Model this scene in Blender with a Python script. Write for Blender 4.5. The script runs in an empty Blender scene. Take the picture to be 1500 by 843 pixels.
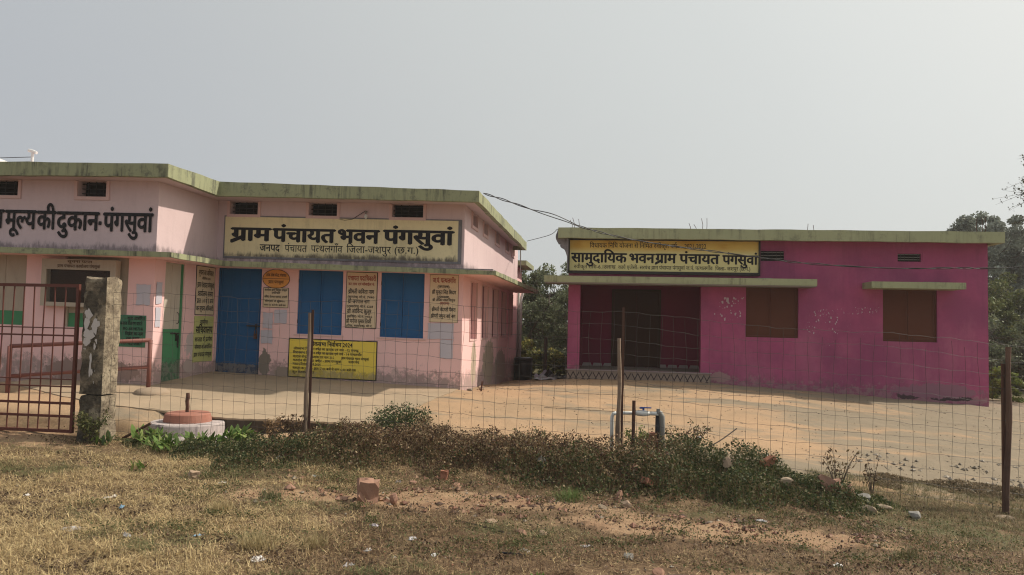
import bpy, bmesh, math, random
import numpy as np
from mathutils import Vector, Matrix
random.seed(7); rng = np.random.default_rng(7)
R = math.radians
sc = bpy.context.scene; col = sc.collection

# ================================================================ camera, sky, sun, exposure
cam_d = bpy.data.cameras.new('camera'); cam = bpy.data.objects.new('camera', cam_d); col.objects.link(cam)
cam_d.sensor_width = 36; cam_d.lens = 36*1100/1500; cam_d.clip_start = .1; cam_d.clip_end = 3000
cam.matrix_world = Matrix.Translation((0,0,1.55)) @ Matrix.Rotation(R(7.3),4,'Z') @ Matrix.Rotation(R(92.8),4,'X') @ Matrix.Rotation(R(1.3),4,'Z')
sc.camera = cam
SUN_EL, SUN_AZ = 45.0, 66.0            # azimuth measured from +Y towards +X
sdir = Vector((math.sin(R(SUN_AZ))*math.cos(R(SUN_EL)), math.cos(R(SUN_AZ))*math.cos(R(SUN_EL)), math.sin(R(SUN_EL))))
sun_d = bpy.data.lights.new('sun','SUN'); sun_d.energy = 4.15; sun_d.angle = R(1.2); sun_d.color = (1,.90,.76)
sun = bpy.data.objects.new('sun', sun_d); col.objects.link(sun); sun.location = (30,20,40)
sun.rotation_euler = (-sdir).to_track_quat('-Z','Y').to_euler()
w = bpy.data.worlds.new('World'); sc.world = w; w.use_nodes = True
nt = w.node_tree; nt.nodes.clear()
out = nt.nodes.new('ShaderNodeOutputWorld'); bg = nt.nodes.new('ShaderNodeBackground')
sky = nt.nodes.new('ShaderNodeTexSky'); sky.sky_type = 'NISHITA'; sky.sun_disc = False
sky.sun_elevation = R(SUN_EL); sky.sun_rotation = R(SUN_AZ); sky.air_density = 1; sky.dust_density = 6; sky.ozone_density = 1
tc = nt.nodes.new('ShaderNodeTexCoord'); dp = nt.nodes.new('ShaderNodeVectorMath'); dp.operation = 'DOT_PRODUCT'
nt.links.new(tc.outputs['Generated'], dp.inputs[0]); dp.inputs[1].default_value = tuple(sdir)
cr = nt.nodes.new('ShaderNodeValToRGB')          # winter haze: grey-blue away from the sun, warm white towards it
cr.color_ramp.interpolation = 'B_SPLINE'
e = cr.color_ramp.elements
e[0].position = .30; e[0].color = (.415,.435,.47,1)
e[1].position = 1.0; e[1].color = (1,.96,.86,1)
for p,c in ((.50,(.445,.47,.50)),(.66,(.55,.568,.56)),(.80,(.64,.665,.65)),(.90,(.76,.775,.745))):
    x = e.new(p); x.color = (*c,1)
mr = nt.nodes.new('ShaderNodeMapRange'); mr.inputs[1].default_value = -1; mr.inputs[2].default_value = 1
nt.links.new(dp.outputs['Value'], mr.inputs[0]); nt.links.new(mr.outputs[0], cr.inputs[0])
mx = nt.nodes.new('ShaderNodeMix'); mx.data_type = 'RGBA'; mx.inputs[0].default_value = .93
nt.links.new(sky.outputs[0], mx.inputs[6]); 
sm = nt.nodes.new('ShaderNodeVectorMath'); sm.operation = 'SCALE'; sm.inputs['Scale'].default_value = 10
nt.links.new(cr.outputs[0], sm.inputs[0]); 
nz = nt.nodes.new('ShaderNodeTexNoise'); nz.inputs['Scale'].default_value = 2.2; nz.inputs['Detail'].default_value = 5; nt.links.new(tc.outputs['Generated'], nz.inputs['Vector'])
nr = nt.nodes.new('ShaderNodeMapRange'); nr.inputs[3].default_value = 9.75; nr.inputs[4].default_value = 10.25
nt.links.new(nz.outputs[0], nr.inputs[0]); nt.links.new(nr.outputs[0], sm.inputs['Scale']); nt.links.new(sm.outputs[0], mx.inputs[7])
bg.inputs[1].default_value = .1
nt.links.new(mx.outputs[2], bg.inputs[0]); nt.links.new(bg.outputs[0], out.inputs[0])
vs = sc.view_settings; vs.view_transform = 'Standard'; vs.look = 'None'; vs.gamma = 1; vs.use_curve_mapping = False; vs.exposure = 0.10
sc.cycles.pixel_filter_type = 'BLACKMAN_HARRIS'; sc.cycles.filter_width = 1.15
sc.cycles.max_bounces = 7; sc.cycles.volume_bounces = 3

# ================================================================ helpers
WL = {}                                     # world origin of each object
def reg(o, wl): WL[o.name] = Vector(wl); return o
def props(o, label=None, cat=None, group=None, kind=None):
    if label: o['label'] = label
    if cat: o['category'] = cat
    if group: o['group'] = group
    if kind: o['kind'] = kind
    return o
def thing(name, loc, label, cat, group=None):
    o = bpy.data.objects.new(name, None); col.objects.link(o); o.location = loc; o.empty_display_size = .2
    reg(o, loc); return props(o, label, cat, group)
def link_mesh(name, me, mat, parent=None, loc=(0,0,0)):
    o = bpy.data.objects.new(name, me); col.objects.link(o)
    if mat is not None and not me.materials:
        for m in (mat if isinstance(mat,(list,tuple)) else [mat]): me.materials.append(m)
    if parent is not None:
        o.parent = parent; reg(o, WL[parent.name])
    else:
        o.location = loc; reg(o, loc)
    return o
def copy_tree(o, parent=None):
    c = o.copy(); col.objects.link(c)
    if parent is not None: c.parent = parent
    WL[c.name] = WL[o.name].copy()
    for ch in list(o.children): copy_tree(ch, c)
    return c
class MB:
    def __init__(s, xf=None): s.v=[]; s.f=[]; s.m=[]; s.xf=xf
    def add(s, vs, fs, mi=0):
        b=len(s.v); s.v += [tuple(p) for p in vs]; s.f += [tuple(i+b for i in f) for f in fs]; s.m += [mi]*len(fs); return s
    def box(s, x0,x1,y0,y1,z0,z1, mi=0, M=None, bev=0):
        if x0>x1: x0,x1=x1,x0
        if y0>y1: y0,y1=y1,y0
        if z0>z1: z0,z1=z1,z0
        P=[(x,y,z) for z in (z0,z1) for y in (y0,y1) for x in (x0,x1)]
        if M is not None: P=[tuple(M@Vector(p)) for p in P]
        return s.add(P, [(0,2,3,1),(4,5,7,6),(0,1,5,4),(2,6,7,3),(0,4,6,2),(1,3,7,5)], mi)
    def tube(s, pts, r, n=8, cap=True, mi=0):
        pts=[Vector(p) for p in pts]; rs = r if isinstance(r,(list,tuple)) else [r]*len(pts)
        vs=[]; prev=None
        for i,p in enumerate(pts):
            d=(pts[min(i+1,len(pts)-1)]-pts[max(i-1,0)]).normalized()
            a = prev if prev is not None else (Vector((0,0,1)) if abs(d.z)<.9 else Vector((1,0,0)))
            u=d.cross(a)
            if u.length<1e-4: u=d.cross(Vector((1,0,.1)))
            u.normalize(); v=d.cross(u); prev=v.cross(d) if False else a
            for k in range(n):
                t=2*math.pi*k/n; vs.append(p+(u*math.cos(t)+v*math.sin(t))*rs[i])
        fs=[]
        for i in range(len(pts)-1):
            for k in range(n):
                a0=i*n+k;b0=i*n+(k+1)%n; fs.append((a0,b0,b0+n,a0+n))
        if cap: fs += [tuple(range(n))[::-1], tuple((len(pts)-1)*n+k for k in range(n))]
        return s.add(vs,fs,mi)
    def prism(s, poly, axis, a0, a1, mi=0):       # poly in the two other axes, extruded along axis
        n=len(poly)
        def P(u,v,a): return {'X':(a,u,v),'Y':(u,a,v),'Z':(u,v,a)}[axis]
        vs=[P(u,v,a0) for u,v in poly]+[P(u,v,a1) for u,v in poly]
        fs=[tuple(range(n)), tuple(range(2*n-1,n-1,-1))]+[(i,i+n,(i+1)%n+n,(i+1)%n) for i in range(n)]
        return s.add(vs,fs,mi)
    def lathe(s, prof, c, n=32, jit=0, mi=0):
        vs=[];fs=[]
        for (r,z) in prof:
            for k in range(n):
                t=2*math.pi*k/n; rr=r*(1+jit*math.sin(3*t+z*9)+jit*.6*math.sin(7*t+1)); vs.append((c[0]+rr*math.cos(t),c[1]+rr*math.sin(t),c[2]+z))
        for i in range(len(prof)-1):
            for k in range(n): fs.append((i*n+k,i*n+(k+1)%n,(i+1)*n+(k+1)%n,(i+1)*n+k))
        fs.append(tuple((len(prof)-1)*n+k for k in range(n))); fs.append(tuple(range(n))[::-1])
        return s.add(vs,fs,mi)
    def build(s, name, mat, parent=None, loc=None, smooth=False, **kw):
        wl = Vector(loc) if loc is not None else (WL[parent.name] if parent is not None else Vector((0,0,0)))
        vs = [s.xf(p) for p in s.v] if s.xf else s.v
        me=bpy.data.meshes.new(name); me.from_pydata([(p[0]-wl.x,p[1]-wl.y,p[2]-wl.z) for p in vs],[],s.f)
        if isinstance(mat,(list,tuple)):
            for m in mat: me.materials.append(m)
            me.polygons.foreach_set('material_index', s.m)
        else: me.materials.append(mat)
        bm=bmesh.new(); bm.from_mesh(me); bmesh.ops.recalc_face_normals(bm, faces=bm.faces); bm.to_mesh(me); bm.free()
        if smooth: me.polygons.foreach_set('use_smooth',[True]*len(me.polygons))
        o=bpy.data.objects.new(name,me); col.objects.link(o)
        if parent is not None: o.parent=parent
        else: o.location=wl
        reg(o,wl); return props(o,**kw)
def np_mesh(name, V, nper, mat, cols=None, parent=None, loc=(0,0,0), **kw):
    """V: (faces*nper,3) separate polygons, cols: one colour per polygon"""
    V=np.asarray(V,np.float32).reshape(-1,3); nf=len(V)//nper
    me=bpy.data.meshes.new(name); me.vertices.add(len(V)); me.vertices.foreach_set('co',(V-np.array(loc,np.float32)).ravel())
    me.loops.add(len(V)); me.loops.foreach_set('vertex_index',np.arange(len(V),dtype=np.int32))
    me.polygons.add(nf); me.polygons.foreach_set('loop_start',np.arange(0,len(V),nper,dtype=np.int32))
    me.update(calc_edges=True)
    if cols is not None:
        at=me.attributes.new('tint','FLOAT_COLOR','CORNER'); c=np.ones((len(V),4),np.float32); c[:,:3]=np.repeat(np.asarray(cols,np.float32),nper,axis=0)
        at.data.foreach_set('color',c.ravel())
    me.materials.append(mat)
    o=bpy.data.objects.new(name,me); col.objects.link(o)
    if parent is not None: o.parent=parent; reg(o,WL[parent.name])
    else: o.location=loc; reg(o,loc)
    return props(o,**kw)
def h3(x,y,z):                                # cheap smooth pseudo-noise -1..1
    return (math.sin(x*1.9+1.3*math.sin(y*1.1+z*.7))+math.sin(y*2.3+1.1*math.sin(z*1.7+x*.6))+math.sin(z*2.9+1.2*math.sin(x*1.4+y*.8)))/3
def wall(mb, plane, w, u0,u1,v0,v1, thick, holes=(), step=.3, wob=.006, side=1):
    """wall sheet with real openings. plane 'Y': faces -Y at y=w, u=X; plane 'X': faces +X at x=w, u=Y."""
    def cuts(a,b,es):
        c=sorted(set([a,b]+[e for e in es if a<e<b])); o=[]
        for i in range(len(c)-1):
            n=max(1,int((c[i+1]-c[i])/step)); o+=[c[i]+(c[i+1]-c[i])*k/n for k in range(n)]
        return o+[b]
    U=cuts(u0,u1,[e for h in holes for e in h[:2]]); V=cuts(v0,v1,[e for h in holes for e in h[2:4]])
    def P(u,v,d):
        k=h3(u*3.1+w,v*2.7,w)*wob; k2=h3(v*3.7,u*3.3,w+3)*wob*.8
        return (u+k2, w+d+k, v+k*.7) if plane=='Y' else (w-d+k, u+k2, v+k*.7)
    inh=lambda u,v: any(h[0]<u<h[1] and h[2]<v<h[3] for h in holes)
    idx={}
    def vid(i,j,d):
        if (i,j,d) not in idx: idx[(i,j,d)]=len(vs); vs.append(P(U[i],V[j],thick if d else 0))
        return idx[(i,j,d)]
    vs=[];fs=[]
    nu,nv=len(U)-1,len(V)-1
    solid=[[not inh((U[i]+U[i+1])/2,(V[j]+V[j+1])/2) for j in range(nv)] for i in range(nu)]
    S=lambda i,j: 0<=i<nu and 0<=j<nv and solid[i][j]
    for i in range(nu):
        for j in range(nv):
            if not solid[i][j]: continue
            fs.append((vid(i,j,0),vid(i+1,j,0),vid(i+1,j+1,0),vid(i,j+1,0)))
            fs.append((vid(i,j,1),vid(i,j+1,1),vid(i+1,j+1,1),vid(i+1,j,1)))
            if not S(i-1,j): fs.append((vid(i,j,0),vid(i,j+1,0),vid(i,j+1,1),vid(i,j,1)))
            if not S(i+1,j): fs.append((vid(i+1,j,0),vid(i+1,j,1),vid(i+1,j+1,1),vid(i+1,j+1,0)))
            if not S(i,j-1): fs.append((vid(i,j,0),vid(i,j,1),vid(i+1,j,1),vid(i+1,j,0)))
            if not S(i,j+1): fs.append((vid(i,j+1,0),vid(i+1,j+1,0),vid(i+1,j+1,1),vid(i,j+1,1)))
    mb.add(vs,fs)
# ---------------------------------------------------------------- node shorthand
class NT:
    def __init__(s, name, rough=.85, spec=.3):
        s.mat=bpy.data.materials.new(name); s.mat.use_nodes=True; s.t=s.mat.node_tree
        s.b=s.t.nodes['Principled BSDF']; s.b.inputs['Roughness'].default_value=rough; s.b.inputs['Specular IOR Level'].default_value=spec
        s.geo=s.t.nodes.new('ShaderNodeNewGeometry').outputs['Position']
    def _in(s, sock, v):
        if isinstance(v, bpy.types.NodeSocket): s.t.links.new(v, sock)
        elif isinstance(v,(tuple,list)): sock.default_value = (*v,1) if (len(v)==3 and sock.type=='RGBA') else v
        else: sock.default_value = v
    def math(s, op, a, b=0.0, clamp=False):
        n=s.t.nodes.new('ShaderNodeMath'); n.operation=op; n.use_clamp=clamp; s._in(n.inputs[0],a); s._in(n.inputs[1],b); return n.outputs[0]
    def scale(s, v, sx,sy,sz, off=(0,0,0)):
        n=s.t.nodes.new('ShaderNodeMapping'); s._in(n.inputs[0],v); n.inputs['Scale'].default_value=(sx,sy,sz); n.inputs['Location'].default_value=off; return n.outputs[0]
    def noise(s, scale, detail=4, vec=None, rough=.55, dist=0, off=None):
        v = vec if vec is not None else s.geo
        if off: v=s.scale(v,1,1,1,off)
        n=s.t.nodes.new('ShaderNodeTexNoise'); s._in(n.inputs['Vector'],v); n.inputs['Scale'].default_value=scale; n.inputs['Detail'].default_value=detail
        n.inputs['Roughness'].default_value=rough; n.inputs['Distortion'].default_value=dist; return n.outputs[0]
    def vor(s, scale, vec=None, feat='F1', out='Distance'):
        n=s.t.nodes.new('ShaderNodeTexVoronoi'); n.feature=feat; s._in(n.inputs['Vector'],vec if vec is not None else s.geo); n.inputs['Scale'].default_value=scale; return n.outputs[out]
    def step(s, v, a, b):                       # smooth 0..1 between a and b
        n=s.t.nodes.new('ShaderNodeMapRange'); n.interpolation_type='SMOOTHSTEP'; s._in(n.inputs[0],v); n.inputs[1].default_value=a; n.inputs[2].default_value=b; return n.outputs[0]
    def mix(s, f, a, b, mode='MIX'):
        n=s.t.nodes.new('ShaderNodeMix'); n.data_type='RGBA'; n.blend_type=mode; s._in(n.inputs[0],f); s._in(n.inputs[6],a); s._in(n.inputs[7],b); return n.outputs[2]
    def xyz(s, v=None):
        n=s.t.nodes.new('ShaderNodeSeparateXYZ'); s._in(n.inputs[0], v if v is not None else s.geo); return n.outputs
    def attr(s, name, out='Color'):
        n=s.t.nodes.new('ShaderNodeAttribute'); n.attribute_name=name; return n.outputs[out]
    def bump(s, h, strength=.3, dist=.01):
        n=s.t.nodes.new('ShaderNodeBump'); n.inputs['Strength'].default_value=strength; n.inputs['Distance'].default_value=dist; s._in(n.inputs['Height'],h)
        s.t.links.new(n.outputs[0], s.b.inputs['Normal'])
    def done(s, colr, rough=None, metal=None):
        s._in(s.b.inputs['Base Color'],colr)
        if rough is not None: s._in(s.b.inputs['Roughness'],rough)
        if metal is not None: s.b.inputs['Metallic'].default_value=metal
        return s.mat
def mul(c,k): return tuple(min(1,x*k) for x in c)
def paint(name, c, c2=None, var=.5, grime=None, grime_col=(.07,.06,.055), streak=0.0, streak_col=(.05,.05,.045), speck=.15, peel=0.0, peel_col=(.5,.46,.42), rough=.85, bump=.25, top=None, patch=None, fade=None):
    """weathered paint. grime=(z0, slope_x, height, amount): splash dirt above the ground line. top=(z, height, amount): algae above ledges."""
    n=NT(name, rough); c2=c2 or mul(c,.82)
    X=n.xyz()
    a=n.step(n.noise(.9,5,rough=.6),.35,.7); k=n.mix(n.math('MULTIPLY',a,var),c,c2)
    f=n.noise(14,5,rough=.7); k=n.mix(n.math('MULTIPLY',n.step(f,.55,.8),speck),k,mul(c,.5))
    k=n.mix(n.math('MULTIPLY',n.step(n.noise(3,3,off=(5,2,9)),.55,.72),.10),k,mul(c,1.25))
    if fade:
        fv=n.scale(n.geo,1,1,.55); k=n.mix(n.math('MULTIPLY',n.step(n.noise(.9,7,vec=fv,rough=.66,off=(6,1,4)),.46,.70),fade[0]),k,fade[1])
    if peel:
        p=n.noise(5.5,7,rough=.68,off=(3,7,1)); lvl=n.step(p,.66-.12*peel,.67-.12*peel); k=n.mix(lvl,k,peel_col)
    if streak:
        v=n.scale(n.geo,9,9,.55); s1=n.step(n.noise(1.0,6,vec=v,rough=.72),.45,.66); s2=n.step(n.noise(1.7,5,off=(8,3,2),rough=.65),.38,.60)
        k=n.mix(n.math('MULTIPLY',n.math('MULTIPLY',s1,s2),streak),k,streak_col)
        s3=n.step(n.noise(5,7,rough=.78,off=(1,9,4)),.52,.66); k=n.mix(n.math('MULTIPLY',s3,streak*.7),k,mul(streak_col,1.4))
    if grime:
        z0,sl,hh,am=grime
        zz=n.math('SUBTRACT',X[2],n.math('ADD',n.math('MULTIPLY',X[0],sl),z0))
        d=n.math('SUBTRACT',1.0,n.math('DIVIDE',zz,hh),True)
        v=n.scale(n.geo,3,3,2.2); g=n.math('ADD',n.noise(2.6,8,vec=v,rough=.8),n.math('MULTIPLY',d,.36))
        k=n.mix(n.math('MULTIPLY',n.math('MULTIPLY',n.step(g,.70,.86),am),n.step(d,0,.25)),k,grime_col)
        g2=n.math('ADD',n.noise(9,6,rough=.7,off=(2,2,2)),n.math('MULTIPLY',d,.3))
        k=n.mix(n.math('MULTIPLY',n.step(g2,.74,.80),n.math('MULTIPLY',n.step(d,0.1,.6),.6*am)),k,(.33,.29,.25))
    if top:
        z0,sl,hh,am=top
        zz=n.math('SUBTRACT',X[2],n.math('ADD',n.math('MULTIPLY',X[0],sl),z0))
        d=n.math('SUBTRACT',1.0,n.math('DIVIDE',zz,hh),True)
        v=n.scale(n.geo,7,7,2.6); g=n.math('ADD',n.math('ADD',n.math('MULTIPLY',n.noise(1.3,6,vec=v,rough=.75),.7),n.math('MULTIPLY',n.noise(1.1,3,off=(3,3,3)),.35)),n.math('MULTIPLY',d,.42))
        k=n.mix(n.math('MULTIPLY',n.math('MULTIPLY',n.step(g,.78,1.0),n.step(d,0,.2)),am),k,(.035,.03,.035))
    if patch:                                   # bare-plaster patches (x,y,z,rx,rz,colour)
        for (px,py,pz,rx,rz,pc) in patch:
            v=n.scale(n.geo,1/rx,1/rx,1/rz,(-px/rx,-py/rx,-pz/rz))
            ln=n.t.nodes.new('ShaderNodeVectorMath'); ln.operation='LENGTH'; n.t.links.new(v,ln.inputs[0])
            g=n.math('ADD',ln.outputs['Value'],n.math('MULTIPLY',n.math('SUBTRACT',n.noise(6,6,rough=.7),.5),1.6))
            k=n.mix(n.step(g,1.0,.9),k,pc)
    n.bump(n.math('ADD',n.noise(2.2,6,rough=.6),n.math('MULTIPLY',n.noise(45,3),.25)),bump,.02)
    return n.done(k)
# ---- terrain heights (metres), thin-plate surface through surveyed spots
TP = np.array([(0,0,0),(-4,4,.0),(3,5,-.07),(-8,4,.03),(8,4,-.25),(-9.5,8.6,.12),(-7.6,8.6,.09),(-6.4,8.6,.04),(-3.5,8.6,0),(.1,8.6,-.08),
 (4.15,8.6,-.31),(8,8.6,-.5),(-2.65,13.6,.27),(-2.65,17.5,.12),(-2.65,21.9,-.06),(-1.65,20,.06),(-.9,17.2,.33),(2.3,17.2,.34),
 (5.2,17.2,.19),(8.05,17.2,.04),(9.5,17.2,-.05),(-7.3,11.3,.36),(-9.5,10.9,.37),(-9,10.5,.33),(-5,9.9,.0),(-2.8,9.9,.04),(-5,12.9,.3),(-1,11.5,.14),(2,11.2,.02),
 (5,11.2,-.17),(9,12,-.35),(-12,11,.2),(-15,20,0),(0,24,-.1),(8,24,-.2),(14,14,-.35),(0,-8,0),(-14,-4,.1),(14,-4,-.3),(-2.85,10.7,.15),(-2.75,11.7,.215),(-2.62,12.7,.27),(-8,10.2,.31),(-7,9.9,.245),(-6.3,9.75,.2),(-5.6,9.15,-.01),(-6.6,9.2,.09),(-4.6,9.3,-.01)],float)
def _tps_k(r2):
    return np.where(r2>1e-9, .5*r2*np.log(np.maximum(r2,1e-9)), 0)
def _tps_fit():
    n=len(TP); d=((TP[:,None,:2]-TP[None,:,:2])**2).sum(-1)
    K=_tps_k(d)+np.eye(n)*.05; P=np.c_[np.ones(n),TP[:,:2]]
    A=np.block([[K,P],[P.T,np.zeros((3,3))]])
    return np.linalg.solve(A,np.r_[TP[:,2],0,0,0])
_TW=_tps_fit()
def _sm(t):
    t=np.clip(t,0,1); return t*t*(3-2*t)
def wav(x,y):
    return (np.sin(x*1.7+np.sin(y*1.3)*1.2)*np.sin(y*2.1+np.sin(x*.9)*1.5))
def ground(x,y):
    x=np.asarray(x,float);y=np.asarray(y,float)
    cx=np.clip(x,-15,14);cy=np.clip(y,-8,24)
    z=_TW[-3]+_TW[-2]*cx+_TW[-1]*cy
    for i in range(len(TP)):
        z=z+_TW[i]*_tps_k((cx-TP[i,0])**2+(cy-TP[i,1])**2)
    # the low bank of earth along the fence line
    a=.17*_sm((x+4.6)/1.6)*_sm((3.2-x)/1.6)
    yc=8.15-.12*_sm((x+1)/3)
    z=z+a*np.exp(-((y-yc)/.5)**2)*(1+.25*wav(x*1.3,y*1.1))
    z=z+.012*wav(x*2.3+3,y*2.1)+.006*wav(x*6.1,y*5.3+1)
    # earth banked flush against the right side of the concrete apron
    wgt=np.exp(-((x+2.80)/.45)**2)*_sm((y-10.25)/.5)*_sm((13.9-y)/.3)
    z=z*(1-wgt)+(.12+(y-9.9)*.062+(-2.65-x)*.035-.012)*wgt
    w2=_sm((-5.95-x)/.35)*_sm((y-8.95)/.65)*_sm((11.6-y)/.4)*_sm((x+10.5)/1.0)
    z=z*(1-w2)+(.12+(y-9.9)*.062+(-2.65-x)*.035-.012)*w2
    far=_sm((np.hypot(x,y-8)-22)/60)
    return z*(1-far)+far*(-.6+.5*wav(x*.03,y*.025))
# ================================================================ Devanagari lettering (glyph by glyph, conjuncts joined by hand)
_G={}
def glyph(ch, bold, res):
    bold=0
    key=(ch,bold,res)
    if key in _G: return _G[key]
    def ev(s):
        c=bpy.data.curves.new('t','FONT'); c.body=s; c.resolution_u=res; c.offset=bold
        o=bpy.data.objects.new('t',c); col.objects.link(o); dg=bpy.context.evaluated_depsgraph_get(); dg.update()
        me=o.evaluated_get(dg).to_mesh(); V=[(v.co.x,v.co.y) for v in me.vertices]; F=[tuple(p.vertices) for p in me.polygons]
        o.evaluated_get(dg).to_mesh_clear(); bpy.data.objects.remove(o); bpy.data.curves.remove(c); return V,F
    V,F=ev(ch)
    if ch==' ': _G[key]=([],[],.26); return _G[key]
    c=ord(ch)
    if c in (0x902,0x901,0x903,0x941,0x942,0x943,0x947,0x948,0x93c,0x945): adv=0 if c!=0x903 else .3
    else:
        V2,_=ev(ch+ch); adv=(max(v[0] for v in V2)-max(v[0] for v in V)) if V2 and V else .3
    _G[key]=(V,F,adv); return _G[key]
def cut(V,F,xmax):
    bm=bmesh.new(); vs=[bm.verts.new((x,y,0)) for x,y in V]
    for f in F:
        try: bm.faces.new([vs[i] for i in f])
        except ValueError: pass
    bmesh.ops.bisect_plane(bm, geom=bm.verts[:]+bm.edges[:]+bm.faces[:], plane_co=(xmax,0,0), plane_no=(1,0,0), clear_outer=True)
    bm.verts.index_update(); V=[(v.co.x,v.co.y) for v in bm.verts]; F=[tuple(v.index for v in f.verts) for f in bm.faces]; bm.free(); return V,F
def is_c(ch): return 0x915<=ord(ch)<=0x939
def shape(s, bold=0.0, res=3):
    """-> verts, faces, width in font units (headline at .622, baseline 0)"""
    V=[];F=[];x=0
    def put(g, dx):
        b=len(V); V.extend((px+dx,py) for px,py in g[0]); F.extend(tuple(i+b for i in f) for f in g[1])
    i=0; n=len(s)
    while i<n:
        ch=s[i]
        if is_c(ch):
            cl=[ch]; j=i+1
            while j+1<n and s[j]=='\u094d' and is_c(s[j+1]): cl.append(s[j+1]); j+=2
            marks=[]
            while j<n and (0x93a<=ord(s[j])<=0x94c or ord(s[j]) in (0x901,0x902,0x903)): marks.append(s[j]); j+=1
            i=j
            reph=False
            if len(cl)>1 and cl[0]=='र': reph=True; cl=cl[1:]
            rak=False
            if len(cl)>1 and cl[-1]=='र': rak=True; cl=cl[:-1]
            if 'ि' in marks:
                g=glyph('ि',bold,res); put(g,x); x+=g[2]; marks.remove('ि')
            for c in cl[:-1]:
                g=glyph(c,bold,res); a=g[2]
                k = a-.19 if c not in 'क' else a-.20
                hv=cut(g[0],g[1],k); put(hv,x); x+=k
            g=glyph(cl[-1],bold,res); put(g,x); x+=g[2]
            if rak:
                t=.045+bold*.5; xs=x-.14
                put(([(xs,.20+t),(xs,.20-t),(xs-.42,-.05-t),(xs-.42,-.05+t*1.2)],[(0,1,2,3)]),0)
            for m in marks:
                g=glyph(m,bold,res); put(g,x); x+=g[2]
            if reph:
                cx,cy,r0,r1=x-.16,.66,.085-bold*.5,.155+bold*.5; vv=[];ff=[]
                for k in range(9):
                    t=math.pi*(-.45+k/8*1.15); vv+=[(cx-r0*math.cos(t)*.9,cy+.09+r0*math.sin(t)),(cx-r1*math.cos(t)*.9,cy+.09+r1*math.sin(t))]
                    if k: ff.append((2*k-2,2*k-1,2*k+1,2*k))
                put((vv,ff),0)
        else:
            g=glyph(ch,bold,res); put(g,x); x+=g[2]; i+=1
    return V,F,x
def lettering(name, lines, plane, w, mat, parent, bold=0.01, res=2, xf=None, off=.004, **kw):
    """lines: (string, u0, u1 or None, zbase, zhead[, align]) -> one flat mesh of paint"""
    mb=MB(xf)
    for ln in lines:
        s,u0,u1,zb,zh=ln[:5]; al=ln[5] if len(ln)>5 else 'L'; bd=ln[6] if len(ln)>6 else bold
        V,F,wd=shape(s,bd,res); sy=(zh-zb)/.622
        if u1 is None: sx=sy*.95; a=u0
        elif al=='C': sx=min(sy*1.05,(u1-u0)/wd); a=(u0+u1)/2-wd*sx/2
        elif al=='L': sx=min(sy*1.05,(u1-u0)/wd); a=u0
        else: sx=(u1-u0)/wd; a=u0
        if plane=='Y': P=[(a+x*sx, w-off, zb+y*sy) for x,y in V]
        else: P=[(w+off, a+x*sx, zb+y*sy) for x,y in V]
        D=[(0,0)]+([(bd,0),(-bd,0),(0,bd*.6),(0,-bd*.6)] if bd>=.015 else [(bd,0)])
        for q,(dx,dz) in enumerate(D):
            dx*=sx; dz*=sy; e=q*.0005
            mb.add([(p[0]+dx,p[1]-e,p[2]+dz) if plane=='Y' else (p[0]+e,p[1]+dx,p[2]+dz) for p in P],F)
    return mb.build(name,mat,parent,**kw)
# ================================================================ materials
PINK=(.83,.54,.525); PINK2=(.63,.49,.49)  # same limewash; the stronger lower pink carries bounce light in its colour
M={}
M['pink_up']=paint('pink_limewash_upper',PINK2,(.58,.44,.445),top=(2.56,-.014,.24,.6),streak=.12,streak_col=(.2,.14,.14),speck=.1)
M['pink_low']=paint('pink_limewash_lower',PINK,(.70,.49,.48),grime=(.37,-.035,.42,.6),grime_col=(.13,.105,.095),peel=.0,speck=.2,
    patch=[(-6.44,13.6,.72,.13,.24,(.22,.19,.16)),(-6.1,13.6,.55,.16,.12,(.30,.24,.2)),(-7.5,12.8,.66,.2,.14,(.45,.36,.33)),(-7.5,12.9,1.05,.25,.25,(.52,.44,.42)),
           (-2.65,14.9,.75,.3,.45,(.42,.34,.26)),(-2.65,16.8,.7,.8,.5,(.36,.29,.22)),(-2.65,18.7,.5,1.0,.45,(.36,.29,.24)),(-8.6,11.65,.62,.9,.22,(.28,.2,.18))])
M['pink_trim']=paint('pink_trim',(.66,.46,.43),speck=.1,bump=.1)
M['mauve']=paint('mauve_shutter',(.23,.11,.12),speck=.15,bump=.1)
M['green_fascia']=paint('green_fascia',(.31,.325,.19),(.25,.265,.16),streak=.9,speck=.6,bump=.4)
M['green_fascia_new']=paint('green_fascia_clean',(.35,.37,.22),(.30,.32,.19),streak=.5,speck=.25,bump=.3)
M['blue']=paint('blue_door_enamel',(.013,.100,.26),(.010,.080,.215),rough=.7,speck=.3,bump=.08,streak=.12,streak_col=(.05,.1,.16),grime=(.42,-.035,.05,.7))
M['sign_cream']=paint('cream_sign_paint',(.80,.69,.41),(.74,.63,.36),top=(2.66,-.014,.22,.85),streak=.25,streak_col=(.25,.2,.1),speck=.25,bump=.15)
M['sign_small']=paint('small_sign_cream',(.66,.545,.37),(.60,.49,.33),speck=.3,bump=.1)
M['sign_lime']=paint('lime_sign_paint',(.50,.50,.18),(.44,.45,.18),speck=.3,bump=.1)
M['sign_yellow']=paint('yellow_notice_paint',(.80,.62,.09),(.74,.58,.10),speck=.25,bump=.1,grime=(.36,-.035,.22,.5))
M['sign_orange']=paint('orange_disc_paint',(.72,.34,.09),speck=.2,bump=.1)
M['sign_green']=paint('green_sign_paint',(.05,.16,.09),(.06,.18,.11),speck=.2,bump=.1)
M['black']=paint('black_lettering',(.012,.011,.013),var=.2,speck=0,bump=0,rough=.7)
M['red_ink']=paint('red_lettering',(.30,.03,.02),var=.2,speck=0,bump=0,rough=.7)
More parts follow.
